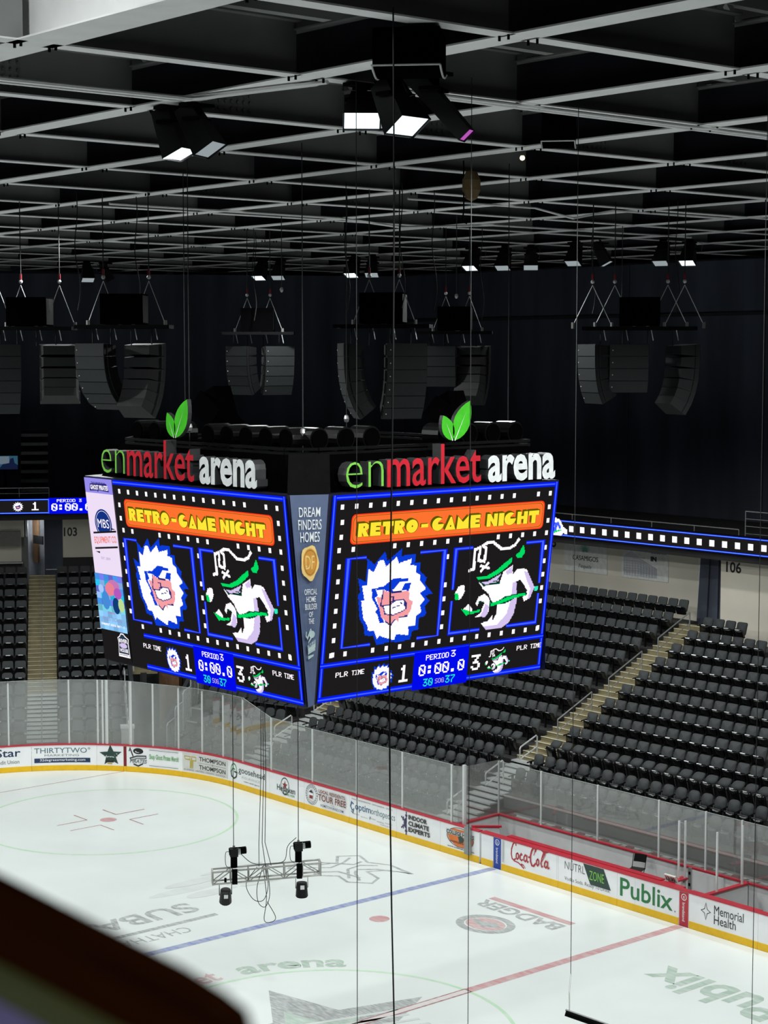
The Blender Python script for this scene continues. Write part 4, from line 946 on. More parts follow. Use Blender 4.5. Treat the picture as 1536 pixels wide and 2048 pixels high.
# banners on the side wall
def banner(y0, y1, z0, z1, lab, fn):
    t = thing('wall_banner', (WALL_B-.02, (y0+y1)/2, z0), lab, 'banner', 'banners on the tan side wall')
    b = MB(); b.box(WALL_B-.03, WALL_B-.005, y0, y1, z0, z1, mat('banner_cloth', rgb(222, 222, 218), .7)); b.build('cloth', t)
    a = Art(lambda u, v, e: Vector((WALL_B-.03-e, y1-u, z0+v)), .0015, .003); fn(a, y1-y0, z1-z0); a.build('print', t)
def bn_agave(a, W, H):
    for k in range(13):
        t = PI*k/12; c = (W/2, H*.5); r = .52 if k % 2 == 0 else .42
        a.poly([(c[0]+.1*math.cos(t-.5), c[1]+.06*math.sin(t)), (c[0]+r*math.cos(t), c[1]+.02+r*.95*math.sin(t)), (c[0]+.1*math.cos(t+.5), c[1]+.06*math.sin(t))], ink('ink_agave', 112, 176, 150))
    a.text('CASAMIGOS', W*.22, H*.30, W*.58, .2, ink('ink_dark', 30, 30, 30), bold=-.004); a.text('Tequila', W*.35, H*.08, W*.3, .2, ink('ink_dark', 30, 30, 30), bold=-.012, shear=.3)
def bn_build(a, W, H):
    g = ink('ink_sketch', 176, 176, 184); G2 = ink('ink_dark', 30, 30, 30)
    a.poly([(.1, .1), (.1, .85), (.5, 1.15), (.95, .85), (.95, .1)], ink('ink_sketch_light', 206, 206, 210)); a.poly([(.95, .1), (.95, .85), (1.9, .5), (1.9, .1)], ink('ink_sketch_mid', 196, 196, 202))
    for k in range(7): a.stroke([(.12, .2+.1*k), (.95, .22+.1*k), (1.9, .14+.055*k)], .018, g)
    for k in range(12): a.stroke([(.15+.15*k, .1), (.15+.15*k, 0.85-.03*k)], .014, g)
    a.text('MAKING', W*.64, H*.80, W*.3, .16, I_PURP, bold=.02); a.text('OURMARK', W*.64, H*.67, W*.33, .14, I_PURP, bold=.02); a.text('IN', W*.64, H*.48, W*.12, .2, G2, bold=.03); a.text('SAV', W*.8, H*.48, W*.16, .2, ink('ink_mint', 204, 218, 204), bold=.01)
banner(17.2, 19.68, 7.4, 9.02, 'white banner with a green agave fan and tequila lettering', bn_agave)
banner(13.92, 16.4, 7.4, 9.02, 'white banner with a pale sketched office building', bn_build)
t = thing('wall_camera', (27.1, 7.1, 8.2), 'small white camera on the tan wall under the ribbon display', 'camera'); b = MB(); b.bar((26.75, 7.25, 8.45), (27.0, 6.95, 8.5), .2, .18, M_WHITE); b.cyl((26.7, 7.3, 8.44), (26.78, 7.2, 8.45), .075, M_BLACK); b.build('housing', t)
b = MB(); b.bar((27.0, 6.98, 8.5), (27.36, 6.98, 8.55), .06, .06, M_WHITE); b.build('bracket', t)

# ------------------------------------------------------------ scoreboard
ZT, ZB = 13.53, 9.05
sb = thing('scoreboard', (0, 0, ZB), 'huge four-sided centre-hung video scoreboard with arena lettering on top', 'scoreboard')
def octa(ax, ay, bx, by, z): return [Vector(p+(z,)) for p in ((-bx, -ay), (bx, -ay), (bx+.08, -by), (bx+.08, by), (bx, ay), (-bx, ay), (-ax, by), (-ax, -by))]
# X faces at x=+-ax half width by; Y faces at y=+-ay half width bx
top = octa(4.22, 4.33, 3.36, 3.99, ZT); bot = octa(3.72, 3.77, 3.33, 3.95, ZB); bot[2].x = bot[3].x = 3.33; top[2].x = top[3].x = 3.38
M_HOUSE = mat('screen_housing', (.004, .004, .02), .5)
b = MB(); b.add(top+bot, [tuple(range(8)), tuple(reversed(range(8, 16)))]+[(i, 8+i, 8+(i+1) % 8, (i+1) % 8) for i in range(8)], M_HOUSE)
b.build('housing', sb)
m_pan = mat('slate_panel', rgb(84, 96, 126), .5, var=.04)
def face_map(tl, tr, bl, br, W, H, out):
    tl, tr, bl, br = map(Vector, (tl, tr, bl, br)); nrm = (tr-tl).cross(bl-tl).normalized()
    if nrm.dot(out) < 0: nrm = -nrm
    def fn(u, v, e):
        s, t = u/W, v/H; return tl*(1-s)*(1-t)+tr*s*(1-t)+bl*(1-s)*t+br*s*t+nrm*(e+.015)
    return fn
BLUE_PX = [(11.2, 28.0), (14.5, 29.4), (14.4, 21.5), (17.7, 23.9), (21.7, 19.6), (23.0, 23.1), (29.0, 19.1), (29.0, 21.8), (34.9, 21.4), (34.8, 24.5), (37.2, 24.6), (37.3, 27.6), (40.6, 30.2), (40.0, 32.3), (43.9, 36.0), (40.5, 36.6), (42.8, 38.5), (40.9, 40.4), (41.7, 42.7), (41.3, 43.7), (38.8, 44.2), (38.9, 48.2), (35.9, 48.7), (35.8, 51.4), (30.9, 51.9), (26.5, 51.4), (21.4, 52.0), (19.5, 48.5), (15.9, 48.1), (15.3, 44.9), (13.2, 42.0), (11.8, 33.8), (12.6, 32.9)]
WHITE_PX = [(13.2, 30.7), (15.4, 30.9), (15.2, 25.1), (17.6, 26.5), (19.3, 22.8), (21.4, 22.5), (22.6, 25.0), (26.8, 21.9), (28.0, 24.2), (33.4, 23.0), (33.0, 25.3), (35.7, 25.6), (35.8, 28.1), (37.8, 29.1), (37.8, 30.9), (40.7, 34.1), (38.2, 35.4), (40.6, 37.8), (38.7, 39.9), (39.6, 42.3), (37.2, 43.3), (37.5, 46.6), (34.4, 46.8), (34.6, 49.8), (29.4, 49.0), (28.6, 50.9), (24.8, 49.8), (22.3, 48.8), (21.2, 49.9), (19.7, 46.9), (17.2, 46.5), (16.8, 45.0), (14.7, 41.9), (13.3, 35.9), (14.6, 35.8)]
SKIN = [(22.2, 33.0), (25.7, 34.1), (30.3, 34.0), (33.4, 34.2), (33.7, 37.2), (35.3, 38.1), (35.0, 40.6), (33.7, 42.7), (30.0, 43.1), (29.8, 44.6), (28.2, 43.7), (26.8, 45.5), (24.2, 43.8), (22.2, 42.4), (21.4, 39.6), (20.1, 36.5), (19.4, 35.0), (21.8, 35.4)]
DARK1 = [(17.4, 32.1), (22.1, 31.8), (26.1, 29.4), (32.7, 29.7), (32.4, 30.7), (28.7, 30.9), (26.2, 33.9), (25.7, 34.1), (22.2, 32.8), (19.1, 32.6), (20.3, 34.8), (18.8, 35.4), (21.7, 39.6), (23.7, 44.2), (21.9, 44.5), (20.6, 41.5), (19.6, 40.1), (20.4, 39.2), (17.6, 35.3)]
DARK2 = [(31.2, 31.3), (33.9, 31.5), (33.3, 34.0), (30.1, 33.9)]
MOUTH = [(23.1, 38.7), (25.8, 38.5), (28.1, 37.2), (31.2, 37.3), (32.6, 38.6), (32.5, 40.3), (31.0, 41.0), (27.4, 41.9), (24.0, 41.3)]
EYE = [(25.9, 33.6), (29.3, 30.9), (31.5, 30.9), (29.9, 33.7)]
def grow(P, d):
    cx = sum(p[0] for p in P)/len(P); cy = sum(p[1] for p in P)/len(P); out = []
    for x, y in P:
        l = math.hypot(x-cx, y-cy) or 1; out.append((x+(x-cx)/l*d, y+(y-cy)/l*d))
    return out
def ln(P, w):   # a polyline as little quads, for rasterising
    Q = []
    for (x0, y0), (x1, y1) in zip(P, P[1:]):
        l = math.hypot(x1-x0, y1-y0) or 1; nx, ny = -(y1-y0)/l*w/2, (x1-x0)/l*w/2; ex, ey = (x1-x0)/l*w*.3, (y1-y0)/l*w*.3
        Q.append([(x0+nx-ex, y0+ny-ey), (x1+nx+ex, y1+ny+ey), (x1-nx+ex, y1-ny+ey), (x0-nx-ex, y0-ny-ey)])
    return Q
FACE = [(BLUE_PX, L_ROY), (WHITE_PX, L_WHITE), (DARK1, L_ROY), (DARK2, L_ROY), (SKIN, L_PINK), (EYE, L_WHITE), ([(19.3, 33.2), (22.1, 33.0), (22.2, 35.2), (20.6, 35.4)], L_WHITE)]
FACE += [(q, L_NAVY) for q in ln([(22.2, 33), (22.1, 35.6), (21.6, 38.4), (23.2, 38.6), (25.8, 38.3), (26.0, 37.4), (28.2, 37.0)], .5)+ln([(25.4, 35.6), (26.8, 35.6), (26.8, 37)], .5)+ln([(25.9, 34.2), (30.2, 34.1)], .5)]
FACE += [(grow(MOUTH, .45), L_NAVY), (MOUTH, L_WHITE), ([(31.6, 37.2), (32.9, 38.4), (32.6, 40.4), (31.7, 39)], L_NAVY)]
FACE += [(q, L_NAVY) for q in ln([(27, 39.6), (27.9, 39.4)], .4)+ln([(28.6, 39.0), (29.6, 39.2)], .4)+ln([(30, 38), (30.6, 38.4)], .5)+ln([(30, 43.2), (33.4, 43)], .5)+ln([(24.2, 44), (26.6, 45.6), (28.2, 43.8)], .5)]
HATL = [(59.4, 29.3), (61.5, 28.9), (61.4, 22.0), (63.8, 21.3), (63.3, 26.0), (66.2, 26.5), (66.4, 21.8), (64.8, 20.8), (66.9, 19.9), (69.4, 19.8), (73.7, 22.6), (77.4, 22.6), (79.9, 21.6), (81.6, 19.6)]
BRIM = [(63.1, 31.9), (67.6, 32.0), (72.5, 30.0), (75.9, 27.8), (79.3, 25.9), (79.2, 27.7), (76.8, 29.5), (73.4, 31.5), (68.9, 33.1), (64.2, 33.1)]
FEATH = [(80.7, 25.3), (82.4, 24.3), (84.0, 21.8), (85.1, 24.5), (83.8, 26.4), (81.6, 26.5)]
BODY = [(64.2, 33.5), (66.6, 35.1), (74.2, 35.2), (75.5, 31.1), (79.7, 28.9), (80.2, 32.6), (82.1, 30.5), (86.6, 30.8), (89.5, 35.1), (91.4, 38.1), (89.6, 41.9), (86.7, 42.8), (86.1, 41.3), (88.1, 38.9), (84.1, 34.6), (82.3, 35.0), (83.3, 42.5), (82.4, 47.0), (80.2, 50.2), (76.7, 51.8), (69.7, 51.7), (67.2, 48.9), (70.4, 48.4), (72.3, 46.6), (72.6, 48.6), (74.1, 46.2), (74.1, 43.4), (71.3, 41.4), (69.5, 38.5), (66.7, 36.5)]
SHADE = [(80.5, 35.4), (82.3, 35.0), (83.3, 42.5), (82.4, 47.0), (80.2, 50.2), (76.7, 51.8), (69.7, 51.7), (68.4, 50.2), (75.0, 50.2), (79.0, 46.6), (80.5, 41.1)]
SHADE2 = [(85.5, 31.5), (87.5, 32.2), (89.5, 35.1), (91.4, 38.1), (89.6, 41.9), (88.4, 42.2), (89.4, 38.5), (87.2, 35)]
STICK = [(70.7, 41.9), (75.0, 41.5), (78.2, 40.6), (81.5, 40.1), (87.0, 39.6), (87.4, 40.6), (81.6, 41.2), (78.8, 41.9), (75.5, 42.6), (71.2, 43.2)]
ARM = [(63.9, 41.6), (64.9, 39.2), (67.7, 38.3), (70.1, 40.2), (70.4, 43.0), (70.1, 45.8), (68.7, 46.8), (64.3, 46.4), (66.7, 45.2), (66.9, 43.8), (68.1, 41.4), (65.4, 40.6), (64.8, 42.5)]
PIR = [(q, L_WHITE) for q in ln(HATL, 1.1)+ln([(64.6, 28.0), (68.7, 29.2)], .9)+ln([(68.1, 27.2), (64.9, 30.0)], .9)]
PIR += [(BODY, L_WHITE), (SHADE, L_LAV), (SHADE2, L_LAV), ([(76.5, 31.2), (79.5, 29.2), (79.9, 31.8), (77.6, 32.2)], L_LAV), (grow(STICK, .7), L_DGRN), (STICK, L_GRN), (BRIM, L_GRN), (FEATH, L_GRN), ([(65.5, 34.0), (69, 33.8), (74.5, 31.6), (73.6, 34.4), (67.5, 35.0)], L_LAV)]
PIR += [(q, L_DGRN) for q in ln([(64.4, 33.3), (66.8, 35.3), (69, 35.1), (74.2, 35)], .5)+ln([(71, 34.2), (73, 34), (74.6, 32)], .4)+ln([(69.8, 40.6), (71.4, 42)], .5)+ln([(65, 41), (68, 41.5), (70.4, 43)], .4)]
PIR += [([(91.3, 37.8), (93.2, 37.7), (93.2, 39.1), (91.6, 39.5)], L_TEAL), (ARM, L_WHITE), ([(68.5, 42), (70.2, 43), (70.1, 45.8), (68.7, 46.8), (66, 46.6), (67.4, 45)], L_LAV), ([(57.3, 42.9), (59.6, 43.2), (63.0, 44.3), (66.2, 43.8), (66.2, 44.6), (63.1, 45.1), (59.9, 45.4)], L_GRN), ([(58.5, 43.0), (60.5, 41.3), (62.5, 43.4), (62.6, 44.3)], L_WHITE), ([(53.8, 37.1), (55.4, 34.5), (57.9, 34.4), (58.3, 36.6), (57.0, 39.0), (55.6, 39.5)], L_WHITE), ([(53.8, 37.1), (55.4, 37.2), (55.9, 38.9), (55.3, 39.6), (54.2, 39.2)], L_GRN)]
CHUNK = {'R': [(0, 0), (0, 1), (.7, 1), (.93, .86), (.95, .6), (.72, .45), (1, 0), (.55, 0), (.38, .34), (.38, 0)], 'E': [(0, 0), (0, 1), (.95, 1), (.95, .74), (.5, .72), (.5, .64), (.9, .62), (.9, .42), (.5, .4), (.5, .3), (.98, .28), (.98, 0)],
 'T': [(0, .64), (0, 1), (1, 1), (1, .64), (.7, .64), (.7, 0), (.3, 0), (.3, .64)], 'O': [(.5+.5*math.cos(PI*k/10), .5+.5*math.sin(PI*k/10)) for k in range(20)],
 'G': [(.5+.5*math.cos(PI*k/10), .5+.5*math.sin(PI*k/10)) for k in range(3, 21)]+[(.5, .5), (.5, .66)], 'A': [(0, 0), (.46, 1), (.58, 1), (1, 0)], 'M': [(0, 0), (.06, 1), (.5, .52), (.94, 1), (1, 0)],
 'N': [(0, 0), (0, 1), (.32, 1), (.64, .5), (.64, 1), (1, 1), (1, 0), (.68, 0), (.36, .48), (.36, 0)], 'I': [(0, 0), (0, 1), (1, 1), (1, 0)], 'H': [(0, 0), (0, 1), (.38, 1), (.38, .64), (.62, .64), (.62, 1), (1, 1), (1, 0), (.62, 0), (.62, .4), (.38, .4), (.38, 0)]}
CW = {'I': .5, 'M': 1.15, 'O': 1.1, 'G': 1.1}; DOT = {'R': (.5, .7), 'O': (.5, .5), 'A': (.5, .3)}
def xf(L, sx, sy, du, dv): return [([(x*sx+du, y*sy+dv) for x, y in P], m) for P, m in L]
def neon(a, pts, w=1.2):
    a.stroke(pts, w, L_BLUE); a.stroke(pts, w*.45, L_BLUE2)
def game_screen(a, left=False):
    a.rect(0, 0, 100, 70, L_BLK)
    cut = 9.7 if left else 0
    def frame(p, q):
        a.rect(*p, *q, L_BLUE)
    frame((0, 0), (100, 1.7)); a.rect(0, .6, 100, 1.1, L_BLUE2)
    if not left: frame((0, 0), (1.5, 70)); a.rect(.5, 0, 1.0, 70, L_BLUE2)
    frame((98.5, 0), (100, 70)); a.rect(99, 0, 99.5, 70, L_BLUE2)
    frame((cut, 68.2), (100, 70)); a.rect(cut, 68.9, 100, 69.4, L_BLUE2); frame((cut, 56.6), (100, 58.2)); a.rect(cut, 57.2, 100, 57.6, L_BLUE2)
    # dots
    D = []
    for k in range(17):
        u = 4+5.745*k
        if k != 14: D.append((u, 4))
        if k not in (2, 3, 10, 11): D.append((u, 18.5))
        if k not in (2,) and not (left and k == 0): D.append((u, 54.1))
    for j in range(1, 11):
        v = 4+4.97*j
        if j not in (3,):
            D.append((4, v))
        if j not in (3, 9): D.append((96, v))
        if 3 < j < 10 and j != 5: D.append((50.1, v))
    for u, v in D:
        if left and u < 5 and v > 53: continue
        a.rect(u-.68, v-.84, u+.68, v+.84, L_WHITE)
    # title plate
    def plate(g, m):
        P = []
        for cx, cy, t0 in ((91.8-g, 15-g*.9, 0), (9.2+g, 15-g*.9, PI/2), (9.2+g, 8.2+g*.9, PI), (91.8-g, 8.2+g*.9, 1.5*PI)):
            for k in range(5): t = t0+PI/2*k/4; P.append((cx+1.7*math.cos(t), cy+1.7*math.sin(t)))
        a.poly(P, m)
    plate(0, L_ORG2); plate(.45, L_ORG); plate(.8, L_OLV); plate(.98, L_ORG)
    def glyph(ch, u, v, w, h, m):
        a.poly([(u+x*w, v+h-y*h) for x, y in CHUNK[ch]], m)
    def word(st, u0, v0, wd, h):
        cw = wd/(sum(CW.get(c, 1.0) for c in st))
        for du, dv, m, k in ((-.75, -.55, L_OLV, 1.0), (-.4, -.3, L_OLV, 1.02), (-.12, -.1, L_OLV, 1.06), (0, 0, L_YEL, .97)):
            u = u0
            for c in st:
                w_ = cw*CW.get(c, 1.0); glyph(c, u+du, v0+dv-(k-1)*h/2, w_*.93*k, h*k, m); u += w_
        u = u0
        for c in st:
            w_ = cw*CW.get(c, 1.0)
            if c in DOT: a.ell(u+w_*.93*DOT[c][0], v0+h*(1-DOT[c][1]), .3, .36, L_OLV, 8)
            u += w_
    word('RETRO', 10.3, 9.6, 25.6, 4.7); a.rect(36.3, 11.2, 39.4, 12.5, L_OLV); a.rect(36.8, 11.5, 39.8, 12.7, L_YEL); word('GAME', 41.4, 9.6, 22.2, 4.7); word('NIGHT', 65.8, 9.6, 25.0, 4.7)
    # boxes
    neon(a, [(14.2, 21.2), (6.8, 21.2), (6.8, 51.4), (18.6, 51.4)]); neon(a, [(37, 21.2), (47.8, 21.2), (47.8, 51.4), (38.5, 51.4)])
    neon(a, [(60.5, 21.2), (52.8, 21.2), (52.8, 35.6)]); neon(a, [(52.8, 39.6), (52.8, 51.2), (66.8, 51.2)]); neon(a, [(85.4, 21.2), (93.5, 21.2), (93.5, 36.6)]); neon(a, [(93.5, 40.4), (93.5, 51.2), (79.4, 51.2)])
    a.pixels(FACE, 10.5, 18.5, 44.5, 52.5, .34); a.pixels(PIR, 53, 19, 94, 52.5, .34)
    # score strip
    f_all = a.fn
    if left: a.fn = lambda u, v, e: f_all(7+.943*u, v, e)
    a.rect(38.2, 56.6, 62.8, 70, L_BLUE3)
    def bm(st, u, v, cw, ch, m, fat=1.0):
        f0 = a.fn; t = Art(lambda uu, vv, e: f0(uu, -vv, e), a.step, a.e); t.mb = a.mb; bitmap(t, st, u, -v, cw, ch, m, fat); a.e = t.e
    bm('PERIOD', 43.4, 57.9, 1.75, 1.9, L_WHITE, 1.2); bm('3', 54.6, 57.4, 2.4, 2.4, L_WHITE, 1.2)
    bm('0:00.0', 40.6, 61.2, 3.5, 4.0, L_WHITE, 1.25); bm('30', 43.0, 66.4, 2.3, 2.7, L_TEAL, 1.15); bm('SOG', 48.3, 66.9, 1.4, 1.7, led('led_grey', rgb(190, 170, 210), 1.0), 1.2); bm('37', 52.9, 66.3, 2.3, 2.7, L_TEAL, 1.15)
    bm('1', 32.0, 60.3, 4.3, 6, L_WHITE, 1.5); bm('3', 64.2, 60.3, 4.6, 5.6, L_WHITE, 1.5)
    bm('PLR', 5.0, 59.6, 1.75, 1.7, L_WHITE, 1.3); bm('TIME', 11.6, 59.6, 1.35, 1.7, L_WHITE, 1.5); bm('PLR', 85.4, 59.2, 1.75, 1.7, L_WHITE, 1.3); bm('TIME', 92, 59.2, 1.35, 1.7, L_WHITE, 1.5)
    a.pixels(xf(FACE, .30, .30, 16.6, 52.7), 18.5, 57.8, 31.5, 69, .16); a.pixels(xf(PIR, .30, .28, 54.6, 53.6), 69.5, 58.4, 84, 69, .16)
    a.fn = f_all
out_s, out_l = Vector((0, -1, 0)), Vector((-1, 0, 0))
fr = face_map((-3.31, -4.34, 13.5), (3.31, -4.34, 13.5), (-3.31, -3.78, 9.07), (3.31, -3.78, 9.07), 100, 70, out_s)
a = Art(fr, .0008, .004); game_screen(a); a.build('video_screen', sb)
fl_all = face_map((-4.225, 3.96, 13.5), (-4.225, -3.96, 13.5), (-3.735, 3.92, 9.09), (-3.735, -3.92, 9.09), 118.5, 70, out_l)
fl = lambda u, v, e: fl_all(u+18.5, v, e)
a = Art(fl, .0008, .004); game_screen(a, True); a.build('video_screen', sb)
# advertising column of the left face
fa = lambda u, v, e: fl_all(u, v, e)
a = Art(fa, .001, .02); W = 18.3
a.rect(0, 0, W, 5.6, led('led_lilac', rgb(150, 140, 235), 1.0)); a.rect(0, 5.6, W, 36.5, led('led_pale_pink', rgb(238, 222, 246), 1.0)); a.rect(0, 58, W+.2, 70, L_BLK)
def flipt(st, u0, v0, w, h, m, bold=.0, tilt=0, shear=0):
    vs, fs = text_mesh(st, bold, shear); a.e += a.step
    x0 = min(p[0] for p in vs); x1 = max(p[0] for p in vs); y0 = min(p[1] for p in vs); y1 = max(p[1] for p in vs)
    a.mb.add([a._p(u0+(p[0]-x0)/(x1-x0)*w, v0+h-(p[1]-y0)/(y1-y0)*h-tilt*(p[0]-x0)/(x1-x0)) for p in vs], fs, m)
a.poly([(3.6, 2.1), (14.5, 1.7), (16, 4.8), (9, 4.5), (8.6, 5.2), (8, 4.6), (3, 4.9)], L_NAVY); flipt('SAVANNAH', 4.6, 1.3, 9, .9, L_NAVY, .03); flipt('GHOST PIRATES', 3.8, 2.5, 11.6, 1.8, L_WHITE, .03)
a.ell(9.8, 17.0, 5.6, 5.5, led('led_mbs', rgb(20, 50, 130), 1.0), 40); a.ell(9.8, 17.0, 4.9, 4.85, L_WHITE, 40, .965); flipt('MBS', 6.0, 15.3, 7.6, 3.3, L_WHITE, .0)
a.poly([(2.4, 20.9), (17.9, 19.3), (17.9, 25.6), (2.4, 27.2)], led('led_pale_pink', rgb(238, 222, 246), 1.0))
a.poly([(2.4, 20.6), (17.9, 19.0), (17.9, 19.7), (2.4, 21.3)], L_BLK); a.poly([(2.4, 26.5), (17.9, 24.9), (17.9, 25.6), (2.4, 27.2)], L_BLK); flipt('EQUIPMENT CO.', 2.6, 22.4, 15.2, 3.0, led('led_salmon', rgb(242, 130, 118), 1.0), .02, 1.3)
a.poly([(14.8, 18.2), (17.8, 18.6), (15, 18.9)], L_BLK); a.poly([(2.6, 28), (5.6, 27.8), (5.4, 28.6)], L_BLK); flipt('EST. 2009', 6, 29.8, 6, .9, led('led_mauve', rgb(150, 140, 190), 1.0))
# a plain coloured poster under it
PC = [rgb(70, 150, 235), rgb(40, 190, 235), rgb(110, 120, 230), rgb(150, 190, 250)]
for i in range(6):
    for j in range(9):
        c = PC[(i*2+j) % 4] if j < 5 else (rgb(120, 205, 225) if j < 6 else rgb(140, 200, 250)); t = .5+.5*math.sin(i*1.7+j*2.3)
        a.rect(W*i/6, 36.5+21.5*j/9, W*(i+1)/6, 36.5+21.5*(j+1)/9, led('led_poster_%d_%d' % (i, j), tuple(min(1, x*(.75+.4*t)) for x in c), 1.0))
    a.e -= a.step*9
a.e += .004
for (u, v, ru, rv, c) in ((12, 40.5, 4, 2.4, rgb(200, 120, 180)), (9.5, 42, 3.2, 2.6, rgb(235, 130, 150)), (14.5, 43.2, 2.6, 2.2, rgb(180, 90, 190)), (6, 46.5, 2.6, 3.6, rgb(70, 140, 215)), (12.8, 48, 2.4, 3.2, rgb(16, 60, 120)), (3.6, 42.2, 1.8, 1.6, rgb(170, 200, 250)), (16.2, 47.5, 2, 2.6, rgb(190, 220, 150))): a.ell(u, v, ru, rv, led('led_blob_%d' % int(u*10), c, 1.0), 14)
flipt('Disney', 7, 50.6, 4.4, 1.1, led('led_red_text', rgb(190, 70, 140), 1.0)); flipt('FROZEN  ENCANTO', 2.6, 52.9, 13, 1.5, led('led_mauve', rgb(150, 140, 190), 1.0)); flipt('ENMARKET ARENA  MAY 1 - 5', 1.2, 55.4, 15.6, .9, L_WHITE, .02)
# brewery crest below
P = [(11.2, 60.2), (12.6, 59.4), (13.6, 58.3), (15.4, 58.3), (16.6, 59.2), (18.6, 60.1), (18.2, 61.8), (18.5, 67.4), (10.9, 67.4), (11.6, 61.8)]
a.poly(P, L_WHITE); a.poly(grow(P, -.45), led('led_crest', rgb(40, 60, 80), 1.0)); flipt('RIVER', 12.2, 60.4, 5.4, 1.5, L_WHITE, .03); a.ell(14.7, 63.0, 2.5, 1.0, L_LAV, 18); flipt('HOUSE', 12.2, 64.1, 5.4, 1.4, L_WHITE, .03); a.rect(11.4, 66.1, 18.0, 67.0, L_WHITE); flipt('SAVANNAH', 11.9, 66.25, 5.6, .6, led('led_crest', rgb(40, 60, 80), 1.0), .03)
o_ = a.build('advert_screen', sb); o_['label'] = 'lit portrait advertising column'
# blue-grey corner panel with builder's advert
pt = [top[7], top[0]]; pb = [bot[7], bot[0]]
def shr(p, q, k): return p+(q-p)*k, q+(p-q)*k
tl, tr = shr(pt[0], pt[1], .05); bl, br = shr(pb[0], pb[1], .17)
fc = face_map(tl, tr, bl, br, 10, 40, Vector((-1, -1, 0)))
a = Art(fc, .0015, .012); a.rect(0, 0, 10, 40, m_pan); a.build('corner_panel', sb)
m_pw = mat('panel_lettering', rgb(215, 218, 222), .5); m_gold = mat('seal_gold', rgb(196, 138, 60), .4); m_gold2 = mat('seal_pale', rgb(222, 190, 120), .4)
a = Art(fc, .0015, .018)
for st, u, v, wd, h in (('DREAM', 2.1, 2.3, 5.9, 1.8), ('FINDERS', 1.7, 4.6, 6.8, 1.9), ('HOMES', 2.1, 6.9, 6.0, 1.9), ('OFFICIAL', 2.6, 17.6, 5.3, 1.1), ('HOME', 3.3, 19.0, 4.1, 1.1), ('BUILDER', 2.6, 20.4, 5.5, 1.1), ('OF', 4.3, 21.9, 1.9, 1.0), ('THE', 4.0, 23.2, 2.8, 1.0)): flipt(st, u, v, wd, h, m_pw, .004)
P = []
for k in range(24): t = PI*k/12; r = 1+.07*math.sin(5*t+1); P.append((4.9+3.1*r*math.cos(t), 12.7+3.3*r*math.sin(t)))
a.poly(P, m_gold2); a.ell(5.0, 12.6, 2.45, 2.6, m_gold, 28); a.ell(5.0, 12.6, 2.2, 2.35, mat('seal_rim', rgb(150, 100, 40), .4), 28, .95); flipt('DF', 3.4, 11.3, 3.1, 2.6, m_gold2, .0)
m_em = mat('emblem_pale', rgb(170, 190, 190), .5); a.stroke([(2.6, 25.6), (2.2, 26.4), (3.0, 26.9), (5, 25.2), (6.3, 26.2), (3.6, 27.6), (3.0, 28.6), (7.6, 27.4), (7.6, 29), (3, 29.8), (3, 30.6), (6.8, 30.2)], .35, m_em); a.ell(5.6, 26.2, 1.7, .7, m_em, 14); a.poly([(2.9, 28.2), (7.7, 27.2), (7.9, 28.7), (3.1, 29.7)], m_em); flipt('PIRATES', 3.3, 27.9, 4.2, 1.0, m_pan, .03, 1.0)
a.build('panel_lettering', sb)
# dark panel above the corner and black superstructure
ul, ur = Vector((-4.0, -3.75, 14.35)), Vector((-3.2, -4.1, 14.35)); b = MB()
b.add([top[7], top[0], ur, ul], [(0, 1, 2, 3)], mat('upper_corner_panel', (.006, .0055, .006), .8, spec=.0)); b.build('upper_corner_panel', sb)
ti = [p*1 for p in top]; t2 = octa(3.7, 3.7, 3.0, 3.2, 14.3); b = MB()
b.add([Vector((p.x*.93, p.y*.93, ZT)) for p in top]+t2, [tuple(reversed(range(8))), tuple(range(8, 16))]+[(i, (i+1) % 8, 8+(i+1) % 8, 8+i) for i in range(8)], M_VOID); b.build('upper_housing', sb)
b = MB()
for z in (14.32, 14.42):
    q = octa(3.6, 3.6, 3.1, 3.1, z)
    for i in range(8): b.bar(q[i], q[(i+1) % 8], .08, .06, M_BLACK)
b.build('top_rail', sb)
for i in range(9):
    for ax in (0, 1):
        c = -3.0+.72*i; b = MB()
        if ax == 0: p, q = Vector((-3.5, c, 14.62)), Vector((-2.95, c, 14.62))
        else: p, q = Vector((c, -3.5, 14.62)), Vector((c, -2.95, 14.62))
        if (ax == 1 and i in (3, 4)) or (ax == 0 and i in (5,)): continue
        b.cyl(p, q, .25, mat('drum_black', (.002, .002, .002), .3, spec=.3), 16); b.bar(p+(q-p)*.2-Vector((0, 0, .3)), p+(q-p)*.8-Vector((0, 0, .3)), .3, .1, M_BLACK)
        b.cyl(p+(p-q)*.02, p+(p-q)*.06, .21, M_VOID, 16); b.build('light_drum', sb)
for c in ((-2.2, 1.4, 15.0), (1.6, -2.6, 14.9)):
    b = MB(); R = Matrix.Rotation(.5, 3, 'X')@Matrix.Rotation(.4, 3, 'Y'); b.obox(c, .9, .9, .5, R, M_VOID); b.obox(Vector(c)+Vector((.3, .3, .25)), .5, .5, .7, Matrix.Rotation(-.4, 3, 'X'), M_VOID); b.box(c[0]-.2, c[0]+.2, c[1]-.2, c[1]+.2, 14.3, c[2], M_VOID); b.build('top_bracket', sb)
for (x, y) in ((-3.3, .9), (-3.2, -3.2), (-2.0, 3.0), (3, 3), (3, -3)): b = MB(); b.cyl((x, y, 14.3), (x, y, CEIL), .012, M_WIRE, 6); b.ball((x, y, 14.75), .07, M_STEEL, 8, 1.6); b.build('hanging_rope', sb)
